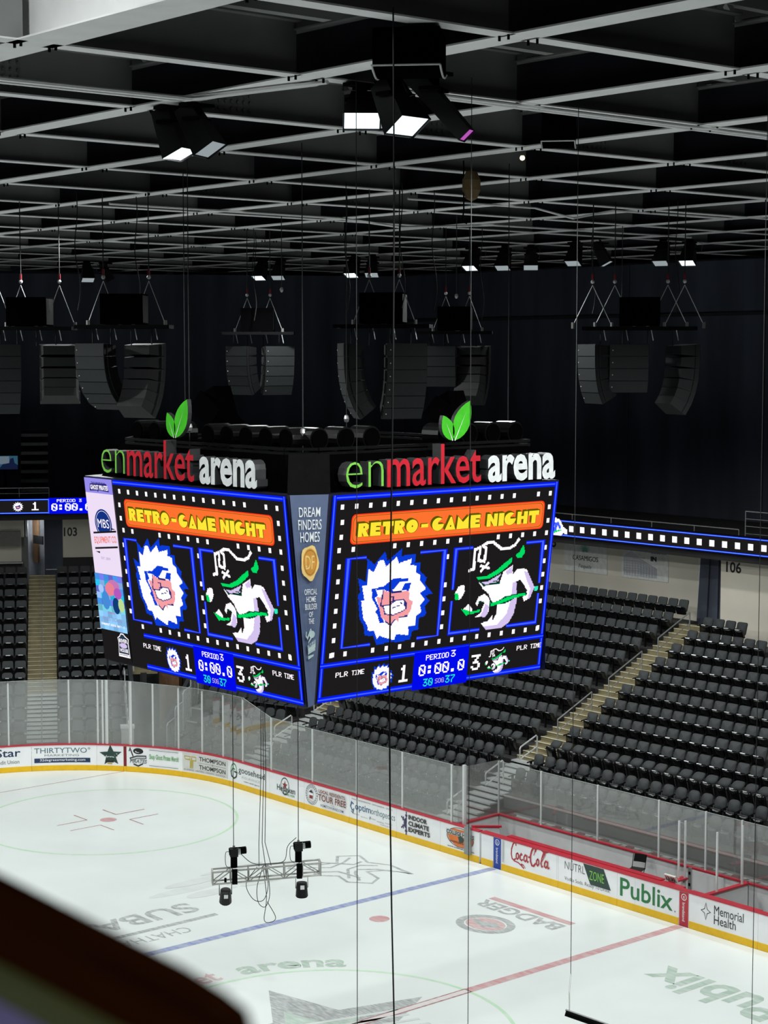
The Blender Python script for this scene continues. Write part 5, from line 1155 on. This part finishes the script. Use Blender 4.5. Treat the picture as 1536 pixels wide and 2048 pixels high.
# raised lettering
m_lg = mat('letter_green', rgb(118, 190, 72), .4); m_lr = mat('letter_red', rgb(196, 26, 44), .4); m_lw = mat('letter_white', rgb(226, 228, 230), .4); m_side = mat('letter_side', (.03, .03, .032), .5); m_leaf = mat('leaf_green', rgb(64, 186, 30), .4)
def sign(fn, nrm):
    """fn(u, z) -> point on the sign plane; u in metres along the face from its left end"""
    def word(st, u0, w, h, m, bold):
        vs, fs = text_mesh(st, bold, 0, .1); b = MB()
        x0 = min(p[0] for p in vs); x1 = max(p[0] for p in vs); y1 = max(p[1] for p in vs)
        fr_ = MB()
        P = [fn(u0+(p[0]-x0)/(x1-x0)*w, .06+p[1]/y1*h)+nrm*(p[2]*1.4) for p in vs]
        front = [f for f in fs if all(vs[i][2] > 0 for i in f)]; other = [f for f in fs if not all(vs[i][2] > 0 for i in f)]
        b.add(P, front, m); b.add(P, other, m_side); b.build('sign_lettering', sb)
    word('en', .0, 1.02, .56, m_lg, -.018); word('market', 1.12, 2.72, .86, m_lr, .008); word('arena', 4.05, 2.12, .56, m_lw, .03)
    for (cu, cz, L, Wd, ang) in ((3.02, .98, .62, .2, 2.03), (3.08, .98, .98, .27, 1.08)):
        P = []
        for k in range(9): t = k/8; P.append((t*L, Wd*math.sin(PI*t)**.8*(1-.25*t)))
        for k in range(7, 0, -1): t = k/8; P.append((t*L, -Wd*math.sin(PI*t)**.8*(1-.25*t)))
        Q = [fn(cu+x*math.cos(ang)-y*math.sin(ang), cz+x*math.sin(ang)+y*math.cos(ang))+nrm*.1 for x, y in P]
        b = MB(); b.prism(Q, -nrm*.1, m_side); b.add([q+nrm*.004 for q in Q], [tuple(range(len(Q)))], m_leaf)
        v = [fn(cu+x*math.cos(ang)-y*math.sin(ang), cz+x*math.sin(ang)+y*math.cos(ang))+nrm*.112 for x, y in ((0, -.012), (L*.7, 0), (0, .012))]; b.add(v, [(0, 1, 2)], m_lw); b.build('sign_leaf', sb)
sign(lambda u, z: Vector((-2.95+u, -4.2, ZT+.02+z)), Vector((0, -1, 0)))
sign(lambda u, z: Vector((-4.1, 3.2-u, ZT+.05+z)), Vector((-1, 0, 0)))

# ------------------------------------------------------------ loudspeaker clusters
def line_array(name, P, ang, n, label, w=1.15, h=.36, d=.55, tilt=(0, 2, 6, 13, 22, 32, 42), m_front=None):
    """J-shaped hang; P = top front centre, ang = heading of the front (degrees from +x)"""
    f = Vector((math.cos(math.radians(ang)), math.sin(math.radians(ang)), 0)); s_ = Vector((-f.y, f.x, 0)); P = Vector(P)
    t = thing(name, P, label, 'loudspeaker', 'hanging loudspeaker arrays')
    for i in range(n):
        th = math.radians(tilt[i]); dn = -f*math.sin(th)-Vector((0, 0, 1))*math.cos(th); bk = -f*math.cos(th)+Vector((0, 0, 1))*math.sin(th)
        hb = h*.72; Q = P+dn*h*.985
        A = [P-s_*w/2, P+s_*w/2, Q+s_*w/2, Q-s_*w/2]; o = dn*(h-hb)/2
        B = [P-s_*w*.4+bk*d+o, P+s_*w*.4+bk*d+o, Q+s_*w*.4+bk*d-o, Q-s_*w*.4+bk*d-o]
        b = MB(); b.hexa([B[0], B[1], B[2], B[3], A[0], A[1], A[2], A[3]], M_CAB); c = b.build('cabinet', t)
        g = MB(); k = .012; fr_ = -bk*.012
        g.add([A[0]+s_*k+dn*k+fr_, A[1]-s_*k+dn*k+fr_, A[2]-s_*k-dn*k+fr_, A[3]+s_*k-dn*k+fr_], [(0, 1, 2, 3)], m_front or M_GRILLE)
        for sg in (-1,): g.ball(P+dn*h*.5+s_*sg*w*.42+fr_*1.5, .018, M_ALU, 6)
        g.build('grille', c)
        b = MB()
        for sg in (-1, 1): b.bar(P+s_*sg*w*.46+bk*d*.25+dn*.03, Q+s_*sg*w*.46+bk*d*.25-dn*.03, .02, .09, M_BLK2, up=s_)
        b.build('rigging_plate', c)
        P = Q
    return t
def rig(name, F, ang, L, W, label, apex, nm_='', sub=True):
    """flat black hanging frame with wire bridles up to the roof, and the bass cabinet standing on it"""
    f = Vector((math.cos(math.radians(ang)), math.sin(math.radians(ang)), 0)); s_ = Vector((-f.y, f.x, 0)); F = Vector(F); z = Vector((0, 0, 1))
    t = thing(name, F, label, 'rigging frame', 'loudspeaker rigging frames')
    b = MB()
    for q in (-1, 1): b.bar(F+s_*q*W/2-f*L/2, F+s_*q*W/2+f*L/2, .09, .1, M_BLACK); b.bar(F+f*q*L/2-s_*W/2, F+f*q*L/2+s_*W/2, .09, .1, M_BLACK)
    b.bar(F-s_*W/2, F+s_*W/2, .08, .08, M_BLACK); b.build('frame', t)
    for ap in apex:
        A = F+f*ap*L/2+z*1.35; b = MB()
        for q in (-.32, .32): b.cyl(A-z*.1, F+f*(ap*L/2+q*L*.55)+z*.08, .011, M_ALU, 5); b.cyl(F+f*(ap*L/2+q*L*.55)+z*.18, F+f*(ap*L/2+q*L*.55), .05, M_GALV, 6)
        b.ball(A, .06, M_ALU, 8); b.build('bridle', t)
        b = MB(); b.cyl(A+z*.05, (A.x, A.y, CEIL), .016, M_CABLE, 5); b.cyl(A+z*.05, A+z*.22, .035, M_DRED, 6); b.build('hoist_chain', t)
    for q in (-.7, -.3, .15, .6):
        b = MB(); b.cyl(F+f*q*L/2, F+f*q*L/2-z*.5, .018, M_BLK2, 5); b.cyl(F+f*(q*L/2+.1)-z*.05, F+f*(q*L/2+.16)-z*.35, .014, M_ALU, 5); b.build('drop_strap', t)
    if sub:
        g = thing('bass_cabinet', F+z*.06, 'black bass box on the rigging frame '+nm_, 'loudspeaker', 'bass loudspeaker boxes')
        R = Matrix.Rotation(math.radians(ang), 3, 'Z'); b = MB(); b.obox(F+z*.48, 1.15, 1.0, .82, R, M_VOID); b.build('cabinet', g)
        b = MB(); b.obox(F+z*.48+f*.58, .015, .92, .74, R, mat('bass_grille', (.003, .003, .003), .8, spec=.05)); b.build('grille', g)
    return t
SPK = [('left of centre, over the arena lettering leaf', (.2, 9.2), -42, [(-.75, 192, 6, 1, 'big pale-fronted curved loudspeaker array, bottom swept towards the picture centre'), (.5, 15, 6, 0, 'black loudspeaker array back to back with the big curved one')], (-.45, .55)),
       ('at the edge beside the flat arrays', (-.3, 13.5), -42, [(-.9, 250, 6, 0, 'black straight loudspeaker array cut by the picture edge'), (.85, 60, 5, 0, 'short black loudspeaker array second from the picture edge')], (-.75, -.2, .7)),
       ('small and far, beyond the hanging pipe', (11.9, 19.0), -40, [(-.55, 185, 5, 0, 'small far loudspeaker array with a pale lower edge'), (.65, -100, 5, 0, 'small far black loudspeaker array with square face')], (-.3, .35)),
       ('right over the upright corner panel', (5.0, 3.9), -48, [(-.85, 150, 6, 0, 'slim dark loudspeaker array seen edge-on'), (.55, 250, 6, 0, 'grey-fronted loudspeaker array facing the viewer above the second sign')], (-.3, .35)),
       ('far, just beyond the grey-fronted array', (15.9, 13.0), -45, [(-.5, 220, 4, 0, 'far black flat-backed loudspeaker array'), (.6, 20, 6, 0, 'far curved loudspeaker array bulging away from the viewer')], (-.25, .4)),
       ('at the side over the dotted ribbon', (13.2, 2.1), -48, [(-1.25, 160, 5, 0, 'narrow black loudspeaker array, first of the side cluster'), (-.35, 235, 4, 0, 'flat black loudspeaker array in the middle of the side cluster'), (1.2, -20, 6, 0, 'curved loudspeaker array sweeping inwards at the side')], (-.85, -.45, .5, .8))]
for nm, (x, y), ang, arr, apex in SPK:
    F = Vector((x, y, 17.16)); f = Vector((math.cos(math.radians(ang)), math.sin(math.radians(ang)), 0))
    L = 2.5 if len(arr) == 2 else 3.2
    rig('rigging_frame', F, ang, L, .9, 'black rigging frame '+nm, apex, nm)
    for off, a_, n, curl, lb in arr:
        fa_ = Vector((math.cos(math.radians(a_)), math.sin(math.radians(a_)), 0))
        line_array('line_array', F+f*off+fa_*.3-Vector((0, 0, .45)), a_, n, lb, tilt=(0, 6, 14, 25, 40, 60) if curl else (0, 2, 6, 13, 22, 32))

# ------------------------------------------------------------ floodlights
L_LENS = led('lamp_lens', (.82, .95, 1.0), 1.6); L_DIM = led('lamp_lens_dim', (.82, .95, 1.0), .35); L_PUR = led('lamp_purple', rgb(190, 90, 190), .9)
def floodlight(P, head, tilt, label, lens=None, size=.62, length=.9, group='floodlights under the roof steel', snoot=False):
    """P under a beam; head = compass direction the beam is thrown to (degrees from +x), tilt below horizontal"""
    P = Vector(P); t = thing('floodlight', P, label, 'floodlight', group)
    R = Matrix.Rotation(math.radians(head), 3, 'Z')@Matrix.Rotation(math.radians(tilt), 3, 'Y')
    b = MB(); b.box(P.x-.3, P.x+.3, P.y-.12, P.y+.12, P.z-.06, P.z, M_BLACK); b.cyl(P-Vector((0, 0, .05)), P-Vector((0, 0, .26)), .09, M_BLACK, 10)
    c = P-Vector((0, 0, .4)); b.obox(P-Vector((0, 0, .28)), .3, size*.9, .06, Matrix.Rotation(math.radians(head), 3, 'Z'), M_BLACK); b.build('bracket', t)
    b = MB(); s_ = size/2; fx = length*.55; bx = -length*.45; k = .55
    V = [(bx, -s_*k, -s_*k), (bx, s_*k, -s_*k), (bx, s_*k, s_*k), (bx, -s_*k, s_*k), (fx, -s_, -s_*.72), (fx, s_, -s_*.72), (fx, s_, s_*.72), (fx, -s_, s_*.72)]
    if snoot: V = [(bx, -s_*.6, -s_*.5), (bx, s_*.6, -s_*.5), (bx, s_*.6, s_*.5), (bx, -s_*.6, s_*.5), (fx, -s_*.45, -s_*.4), (fx, s_*.45, -s_*.4), (fx, s_*.45, s_*.4), (fx, -s_*.45, s_*.4)]
    b.add([c+R@Vector(v) for v in V], [(0, 1, 2, 3), (0, 4, 5, 1), (1, 5, 6, 2), (2, 6, 7, 3), (3, 7, 4, 0)], M_BLK2)
    for j in range(4): b.obox(c+R@Vector((bx-.03, 0, (-.3+.2*j)*size)), .06, size*.5, .02, R, M_BLACK)
    b.build('housing', t)
    b = MB(); q = .92 if not snoot else .42; r = .66 if not snoot else .36
    b.add([c+R@Vector((fx-.03, y*s_*q, z*s_*r)) for y, z in ((-1, -1), (1, -1), (1, 1), (-1, 1))], [(0, 1, 2, 3)], lens or L_LENS); b.build('lens', t)
    b = MB(); b.tube([c+R@Vector((bx, s_, .1)), c+R@Vector((bx-.1, s_*1.2, -.25)), c+R@Vector((bx+.25, s_*1.1, -.35)), c+R@Vector((bx+.4, s_, -.05))], .008, M_GALV, 5); b.build('safety_cable', t)
Zf = CEIL-.02
floodlight((-8.43, -6.2, Zf), -66, 66, 'lit slot floodlight of the near pair over the rink')
floodlight((-8.33, -6.85, Zf), -60, 58, 'dark floodlight leaning beside the near lit slot', lens=L_DIM)
floodlight((-7.63, -10.55, Zf), 232, 58, 'square lit floodlight facing the viewer, nearest the roof conduit', size=.62, length=.5)
floodlight((-7.68, -11.45, Zf), 275, 56, 'large lit floodlight slanting beside the square one', size=.66)
floodlight((-7.58, -12.25, Zf), -62, 48, 'long black snoot lamp with a purple glowing tip', lens=L_PUR, size=.6, length=1.5, snoot=True)
for i, (x, y, hd, lb, ln_) in enumerate(((22.8, 33.6, 200, 'lit far floodlight left of the two hanging over the black curtain', None), (23.3, 32.9, 215, 'dark far floodlight beside the lit one over the curtain', L_DIM), (24.2, 28.7, 200, 'lit far floodlight above the scoreboard corner panel', None), (24.7, 28.0, 220, 'dark far floodlight above the scoreboard corner panel', L_DIM),
    (23.7, 20.5, 195, 'lit far floodlight over the second sign', None), (24.6, 19.6, 205, 'dark far floodlight in the row over the second sign', L_DIM), (25.2, 18.7, 225, 'last dark floodlight of the row over the second sign', L_DIM), (24.1, 15.2, 200, 'dark slanted floodlight left of the side cluster hangers', L_DIM), (24.9, 14.6, -60, 'dark upright floodlight left of the side cluster hangers', L_DIM),
    (26.6, 13.0, 200, 'grey floodlight above the side cluster', L_DIM), (27.2, 12.2, 200, 'faintly lit floodlight above the side cluster', None), (17.9, 40.6, 250, 'dark floodlight pair first, far over the end stairs', L_DIM), (18.6, 40.1, -30, 'dark floodlight pair second, far over the end stairs', L_DIM))):
    floodlight((x, y, Zf-.1), hd, 62, lb, ln_, size=.6)
# further floodlights of the same rows, over the ice; the lamps of all rows
LAMPS = [(-8.5, -6.4), (-5.4, -13.6), (-8.6, 6), (-8.6, 16), (-8.6, 24), (10.6, -16), (10.6, -6.2), (10.7, 6), (10.7, 16), (10.7, 24.5), (1.1, 13), (1.1, 24), (1.1, -14), (-8.6, -20), (19, 12), (19, 0), (2, 32)]
for i, (x, y) in enumerate(LAMPS):
    l = bpy.data.lights.new('floodlight_beam', 'SPOT'); l.energy = LAMP_W*(.6 if x > 18 else .25 if y > 30 else 1.0); l.spot_size = LAMP_CONE; l.spot_blend = .45; l.shadow_soft_size = .28; l.color = (.95, 1.0, .975)
    o = bpy.data.objects.new('floodlight_beam', l); COL.objects.link(o); o.location = (x, y, CEIL-.95)
    tx, ty = (.25*(0-x), .1*(0-y)) if x < 18 else (0, 0); d = Vector((tx, ty, -14)); o.rotation_euler = d.to_track_quat('-Z', 'Y').to_euler()
# hanging dark cabinets under the steel
def cabinet(P, sx, sy, sz, rz, label):
    t = thing('hanging_cabinet', (P[0], P[1], P[2]), label, 'cabinet'); R = Matrix.Rotation(rz, 3, 'Z'); c = Vector(P)-Vector((0, 0, sz/2)); n = 6; prof = []
    b = MB(); b.obox(c, sx, sy, sz, R, M_VOID); b.build('body', t)
    b = MB(); pts = [c+R@Vector((sx/2*(-1+2*k/n), -sy/2-.01, -sz/2-.1*math.sin(PI*k/n))) for k in range(n+1)]; pq = [c+R@Vector((sx/2*(-1+2*k/n), sy/2+.01, -sz/2-.1*math.sin(PI*k/n))) for k in range(n+1)]
    for k in range(n): b.add([pts[k], pts[k+1], pq[k+1], pq[k]], [(0, 1, 2, 3)], M_VOID)
    b.add(pts, [tuple(range(n+1))], M_VOID); b.add(pq, [tuple(range(n+1))], M_VOID); b.build('curved_base', t)
    b = MB(); b.tube(pts, .014, M_ALU, 5); b.tube(pq, .014, M_ALU, 5); b.tube([pts[0], pq[0]], .014, M_ALU, 5); b.build('edge_trim', t)
    b = MB(); b.box(P[0]-.12, P[0]+.12, P[1]-.12, P[1]+.12, P[2]-.02, max(P[2]+.02, CEIL+.03), M_BLACK); b.build('hanger', t)
cabinet((-10.2, -14.7, CEIL-.05), 1.0, .9, .5, .75, 'large black cabinet with pale curved bottom edge over the floodlights')
cabinet((-1.9, -9.4, CEIL+.1), .72, .6, .55, .72, 'black round bottomed cabinet hanging under the roof grid')
cabinet((27.2, 6.6, CEIL), .9, .7, .7, .7, 'small black cabinet far along the side under the roof')
t = thing('hoist_bag', (1.9, -2.9, 19.9), 'brown chain bag with hook hanging from the roof grid', 'bag'); b = MB(); b.ball((1.9, -2.9, 20.25), .22, mat('bag_brown', rgb(120, 98, 66), .8), 10, 1.7); b.build('bag', t)
b = MB(); b.tube([(1.75, -2.8, CEIL), (1.76, -2.8, 19.7), (1.72, -2.8, 19.45), (1.8, -2.85, 19.38), (1.84, -2.85, 19.5)], .02, M_BLACK); b.cyl((1.9, -2.9, 20.5), (1.9, -2.9, CEIL), .02, M_GALV, 5); b.build('hook_chain', t)
t = thing('work_lamp', (1.85, -4.6, CEIL-.15), 'tiny warm work lamp clipped to the roof steel', 'lamp'); b = MB(); b.ball((1.85, -4.6, CEIL-.08), .06, led('warm_glow', (1, .85, .5), 2), 8); b.build('bulb', t); b = MB(); b.cyl((1.85, -4.6, CEIL-.03), (1.85, -4.6, CEIL+.01), .05, M_GALV, 8); b.build('socket', t)

# ------------------------------------------------------------ hanging cables
def cable(name, x, y, z0, z1, r, label, m=None, bow=0.0):
    b = MB(); n = 14 if bow else 1
    pts = [Vector((x+bow*math.sin(3*PI*k/n), y-bow*math.sin(2*PI*k/n), z0+(z1-z0)*k/n)) for k in range(n+1)]
    b.tube(pts, r, m or M_WIRE, 6); return tag(b.build(name), label, 'cable', 'cables hanging over the rink')
cable('hanging_cable', -8.01, -10.87, .3, CEIL, .007, 'thin cable hanging in front of the corner panel side of the second screen')
cable('hanging_cable', -11.4, -15.76, .3, CEIL, .012, 'thick black cable hanging across the spiky emblem', M_CABLE, .05)
cable('hanging_cable', -6.6, -12.06, .3, CEIL, .007, 'thin cable hanging across the pirate emblem screen half')
cable('hanging_cable', -3.15, -11.1, 5.0, CEIL, .007, 'thin cable holding the pipe low over the ice')
cable('hanging_cable', -4.57, -16.36, .3, CEIL, .006, 'thin cable nearest the picture edge over the side seats')
cable('hanging_cable', -1.27, 2.15, 4.2, 9.05, .010, 'steel cable holding one end of the lighting truss')
cable('hanging_cable', .096, 1.324, 4.3, 9.05, .010, 'steel cable holding the other end of the lighting truss')
b = MB(); P0, P1 = Vector((-3.57, -11.38, 4.55)), Vector((-2.6, -12.5, 4.1)); b.cyl(P0, P1, .055, M_BLACK, 10); b.cyl(P0+Vector((0, 0, .06)), P1+Vector((0, 0, .06)), .02, M_GALV, 6)
b.tube([P0+Vector((.05, -.05, .06)), P0+Vector((.2, .1, .3)), Vector((-3.15, -11.1, 5.1))], .012, M_GALV, 5); tag(b.build('hanging_pipe'), 'dark pipe hung low over the ice by a thin cable', 'pipe')
for (x, y, z0, lb) in ((20.3, 9.3, 17.9, 'short rope with hook dangling under the roof over the dotted ribbon'), (8.3, 12.8, 18.4, 'short rope with hook left of the grey-fronted array'), (12.5, 9.2, 18.2, 'short rope with knob right of the second floodlight row'), (23.0, 3.2, 15.9, 'longer rope with hook at the picture edge under the roof')):
    t = thing('hoist_rope', (x, y, z0), lb, 'rope', 'ropes under the roof'); b = MB(); b.cyl((x, y, z0+.1), (x, y, CEIL), .014, M_WIRE, 5); b.build('rope', t); b = MB(); b.ball((x, y, z0+.05), .06, M_STEEL, 8, 1.4); b.build('hook', t)
for k, (x, y) in enumerate(((4.2, 2.2), (4.8, 5.2), (6.2, 3.2), (-.9, 9.8), (1.2, 10.1), (12.6, 3.4), (14.0, 1.4), (11.3, 18.4), (12.4, 19.8), (16.6, 12.4))):
    cable('hanging_cable', x, y, 17.6, CEIL, .014, 'dark power cable dropping from the roof to a loudspeaker cluster', M_CABLE, .06)

# ------------------------------------------------------------ low lighting truss
A, B_ = Vector((-1.72, 2.42, 3.5)), Vector((.55, 1.05, 3.62)); d = (B_-A).normalized(); nrm = Vector((-d.y, d.x, 0)); z = Vector((0, 0, 1)); Lt = (B_-A).length
tr = thing('lighting_truss', (A+B_)/2, 'silver square lighting truss hanging low over the ice', 'truss'); M_TR = mat('truss_silver', rgb(176, 176, 172), .35, .4)
for sy in (-1, 1):
    for sz in (0, 1): b = MB(); o = nrm*sy*.15+z*(sz*.3); b.cyl(A+o, B_+o, .024, M_TR, 8); b.build('chord', tr)
b = MB(); n = 6
for sy in (-1, 1):
    for k in range(n+1): p = A+d*Lt*k/n+nrm*sy*.15; b.cyl(p, p+z*.3, .014, M_TR, 6)
    for k in range(n): p, q = A+d*Lt*k/n+nrm*sy*.15, A+d*Lt*(k+1)/n+nrm*sy*.15; b.cyl(p+z*(.3 if k % 2 else 0), q+z*(0 if k % 2 else .3), .012, M_TR, 6)
for k in range(n+1): p = A+d*Lt*k/n; b.cyl(p-nrm*.15, p+nrm*.15, .012, M_TR, 6); b.cyl(p-nrm*.15+z*.3, p+nrm*.15+z*.3, .012, M_TR, 6)
b.build('lattice', tr)
b = MB()
for e in (A, B_): b.hexa([e-d*.02-nrm*.17-z*.02, e+d*.02-nrm*.17-z*.02, e+d*.02+nrm*.17-z*.02, e-d*.02+nrm*.17-z*.02, e-d*.02-nrm*.17+z*.32, e+d*.02-nrm*.17+z*.32, e+d*.02+nrm*.17+z*.32, e-d*.02+nrm*.17+z*.32], M_TR)
b.build('end_frame', tr)
for k, lb in ((.2, 'black chain hoist on the end of the truss away from the blue line'), (.8, 'black chain hoist on the truss end near the ice emblem')):
    p = A+d*Lt*k+z*.32; t = thing('chain_hoist', p, lb, 'hoist', 'chain hoists of the truss')
    Rd = Matrix.Rotation(math.atan2(d.y, d.x), 3, 'Z')
    b = MB(); b.cyl(p+z*.02, p+z*.3, .085, M_BLACK, 10); b.obox(p+z*.4, .2, .18, .2, Rd, M_BLK2); b.cyl(p+z*.5, p+z*.56, .03, M_GALV, 8); b.build('body', t)
    b = MB(); b.cyl(p+z*.42-d*.12, p+z*.43+d*.3, .09, M_BLACK, 12); b.cyl(p+z*.43+d*.3, p+z*.43+d*.31, .075, M_GALV, 12); b.build('motor', t)
    b = MB(); b.cyl(p+z*.42+d*.1, p+z*.42+d*.16, .095, M_ALU, 12); b.build('motor_band', t)
    b = MB(); b.obox(p-z*.16-nrm*.2, .13, .1, .36, Rd, M_BLACK); b.build('chain_bag', t)
    b = MB(); b.smooth([p+z*.42-d*.1, p+z*.4-d*.2, p+z*.1-d*.2, p-d*.1], .008, M_CABLE, 5); b.build('control_cable', t)
for k, lb, rx in ((.12, 'tilted black spotlight hanging under the truss end away from the blue line', .35), (.83, 'upright black spotlight hanging under the truss end near the ice emblem', 0)):
    p = A+d*Lt*k-z*.03; t = thing('truss_spotlight', p-z*.55, lb, 'spotlight', 'spotlights under the truss'); R = Matrix.Rotation(math.atan2(d.y, d.x), 3, 'Z')@Matrix.Rotation(rx, 3, 'X')
    b = MB(); b.tube([p-d*.15-z*.3, p-d*.15, p+d*.15, p+d*.15-z*.3], .012, M_TR if not rx else M_BLACK, 6); b.cyl(p, p+z*.12, .03, M_BLACK, 8); b.build('yoke', t)
    b = MB(); c = p-z*.33; b.cyl(c+R@Vector((0, 0, .17)), c+R@Vector((0, 0, -.17)), .13, M_BLK2, 14, r2=.155); b.cyl(c+R@Vector((0, 0, -.17)), c+R@Vector((0, 0, -.2)), .155, M_BLACK, 14, r2=.13); b.build('housing', t)
    b = MB(); b.obox(c+R@Vector((0, -.14, .08)), .1, .02, .1, R, M_WHITE); b.build('label_plate', t)
b = MB(); m_ = A+d*Lt*.47; top_ = m_+z*5.0
for q, dx in ((0, -.05), (1, .03), (2, .1)):
    b.tube([top_+d*dx*.5, m_+z*2.6+d*dx*.8, m_+z*.9+d*(dx-.05), m_+z*.3+d*dx*2], .009, M_CABLE, 5)
b.smooth([m_+z*.3-d*.15, m_-z*.1-d*.42, m_-z*.5-d*.25, m_-z*.55, m_-z*.2+d*.12, m_+z*.3+d*.05], .009, M_CABLE, 5)
b.smooth([m_+z*.3, m_-z*.2-d*.15, m_-z*.6-d*.12, m_-z*.72+d*.05, m_-z*.4+d*.16, m_+z*.3+d*.1], .009, M_CABLE, 5)
b.smooth([m_+z*.3, m_-z*.5+d*.08, m_-z*1.05+d*.02, m_-z*1.12+d*.2, m_-z*1.0+d*.3, m_-z*.6+d*.1], .009, M_CABLE, 5)
tag(b.build('power_cable'), 'bundle of black power cables looping down from the truss middle', 'cable')
b = MB(); b.smooth([A+d*Lt*.25+z*.7, A+d*Lt*.36+z*.42, m_+z*.36, A+d*Lt*.66+z*.38, A+d*Lt*.7+z*.75, A+d*Lt*.78+z*.95], .009, M_CABLE, 5); tag(b.build('power_cable'), 'thin black cable running along the truss between both hoists', 'cable')

# ------------------------------------------------------------ drink rail right in front of the camera
t = thing('drink_rail', (-26.32, -32.6, 15.9), 'dark brown wooden drink rail, out of focus in the near corner', 'rail')
m_rail = mat('rail_wood', (.060, .017, .005), .7, spec=.0, var=.4, scale=5, stretch=(8, .6, 1)); zr = 16.06; b = MB()
b.prism([(-26.302, -31.9, zr), (-26.302, -33.2, zr), (-26.285, -33.135, zr), (-26.262, -33.10, zr), (-26.246, -33.072, zr), (-26.24, -33.045, zr), (-26.234, -33.0, zr), (-26.224, -32.78, zr), (-26.22, -32.6, zr), (-26.215, -31.9, zr)], (0, 0, -.05), m_rail); b.build('rail_board', t)
b = MB(); b.prism([(-26.329, -31.9, zr-.004), (-26.329, -33.2, zr-.004), (-26.302, -33.2, zr-.004), (-26.302, -31.9, zr-.004)], (0, 0, -.04), mat('rail_olive', (.18, .22, .075), .7)); o_ = b.build('rail_strip', t); o_['label'] = 'olive green strip'
b = MB(); b.prism([(-26.75, -31.9, zr-.006), (-26.75, -33.2, zr-.006), (-26.329, -33.2, zr-.006), (-26.329, -31.9, zr-.006)], (0, 0, -.03), mat('rail_lavender', rgb(178, 172, 255), .7)); o_ = b.build('rail_top', t); o_['label'] = 'lavender counter top'
for y in (-32.0, -33.0): b = MB(); b.box(-26.7, -26.6, y-.05, y+.05, 14.75, zr-.03, M_BLACK); b.build('leg', t)
for p in ((-26.2525, -33.052), (-26.2575, -33.062), (-26.2625, -33.071)):
    b = MB(); b.ball((p[0], p[1], zr), .0016, mat('glint_brass', rgb(230, 170, 70), .15, 1.0), 8, .7); b.build('rail_glint', t)  # shiny beads added to stand in for blurred lamp reflections on the rail
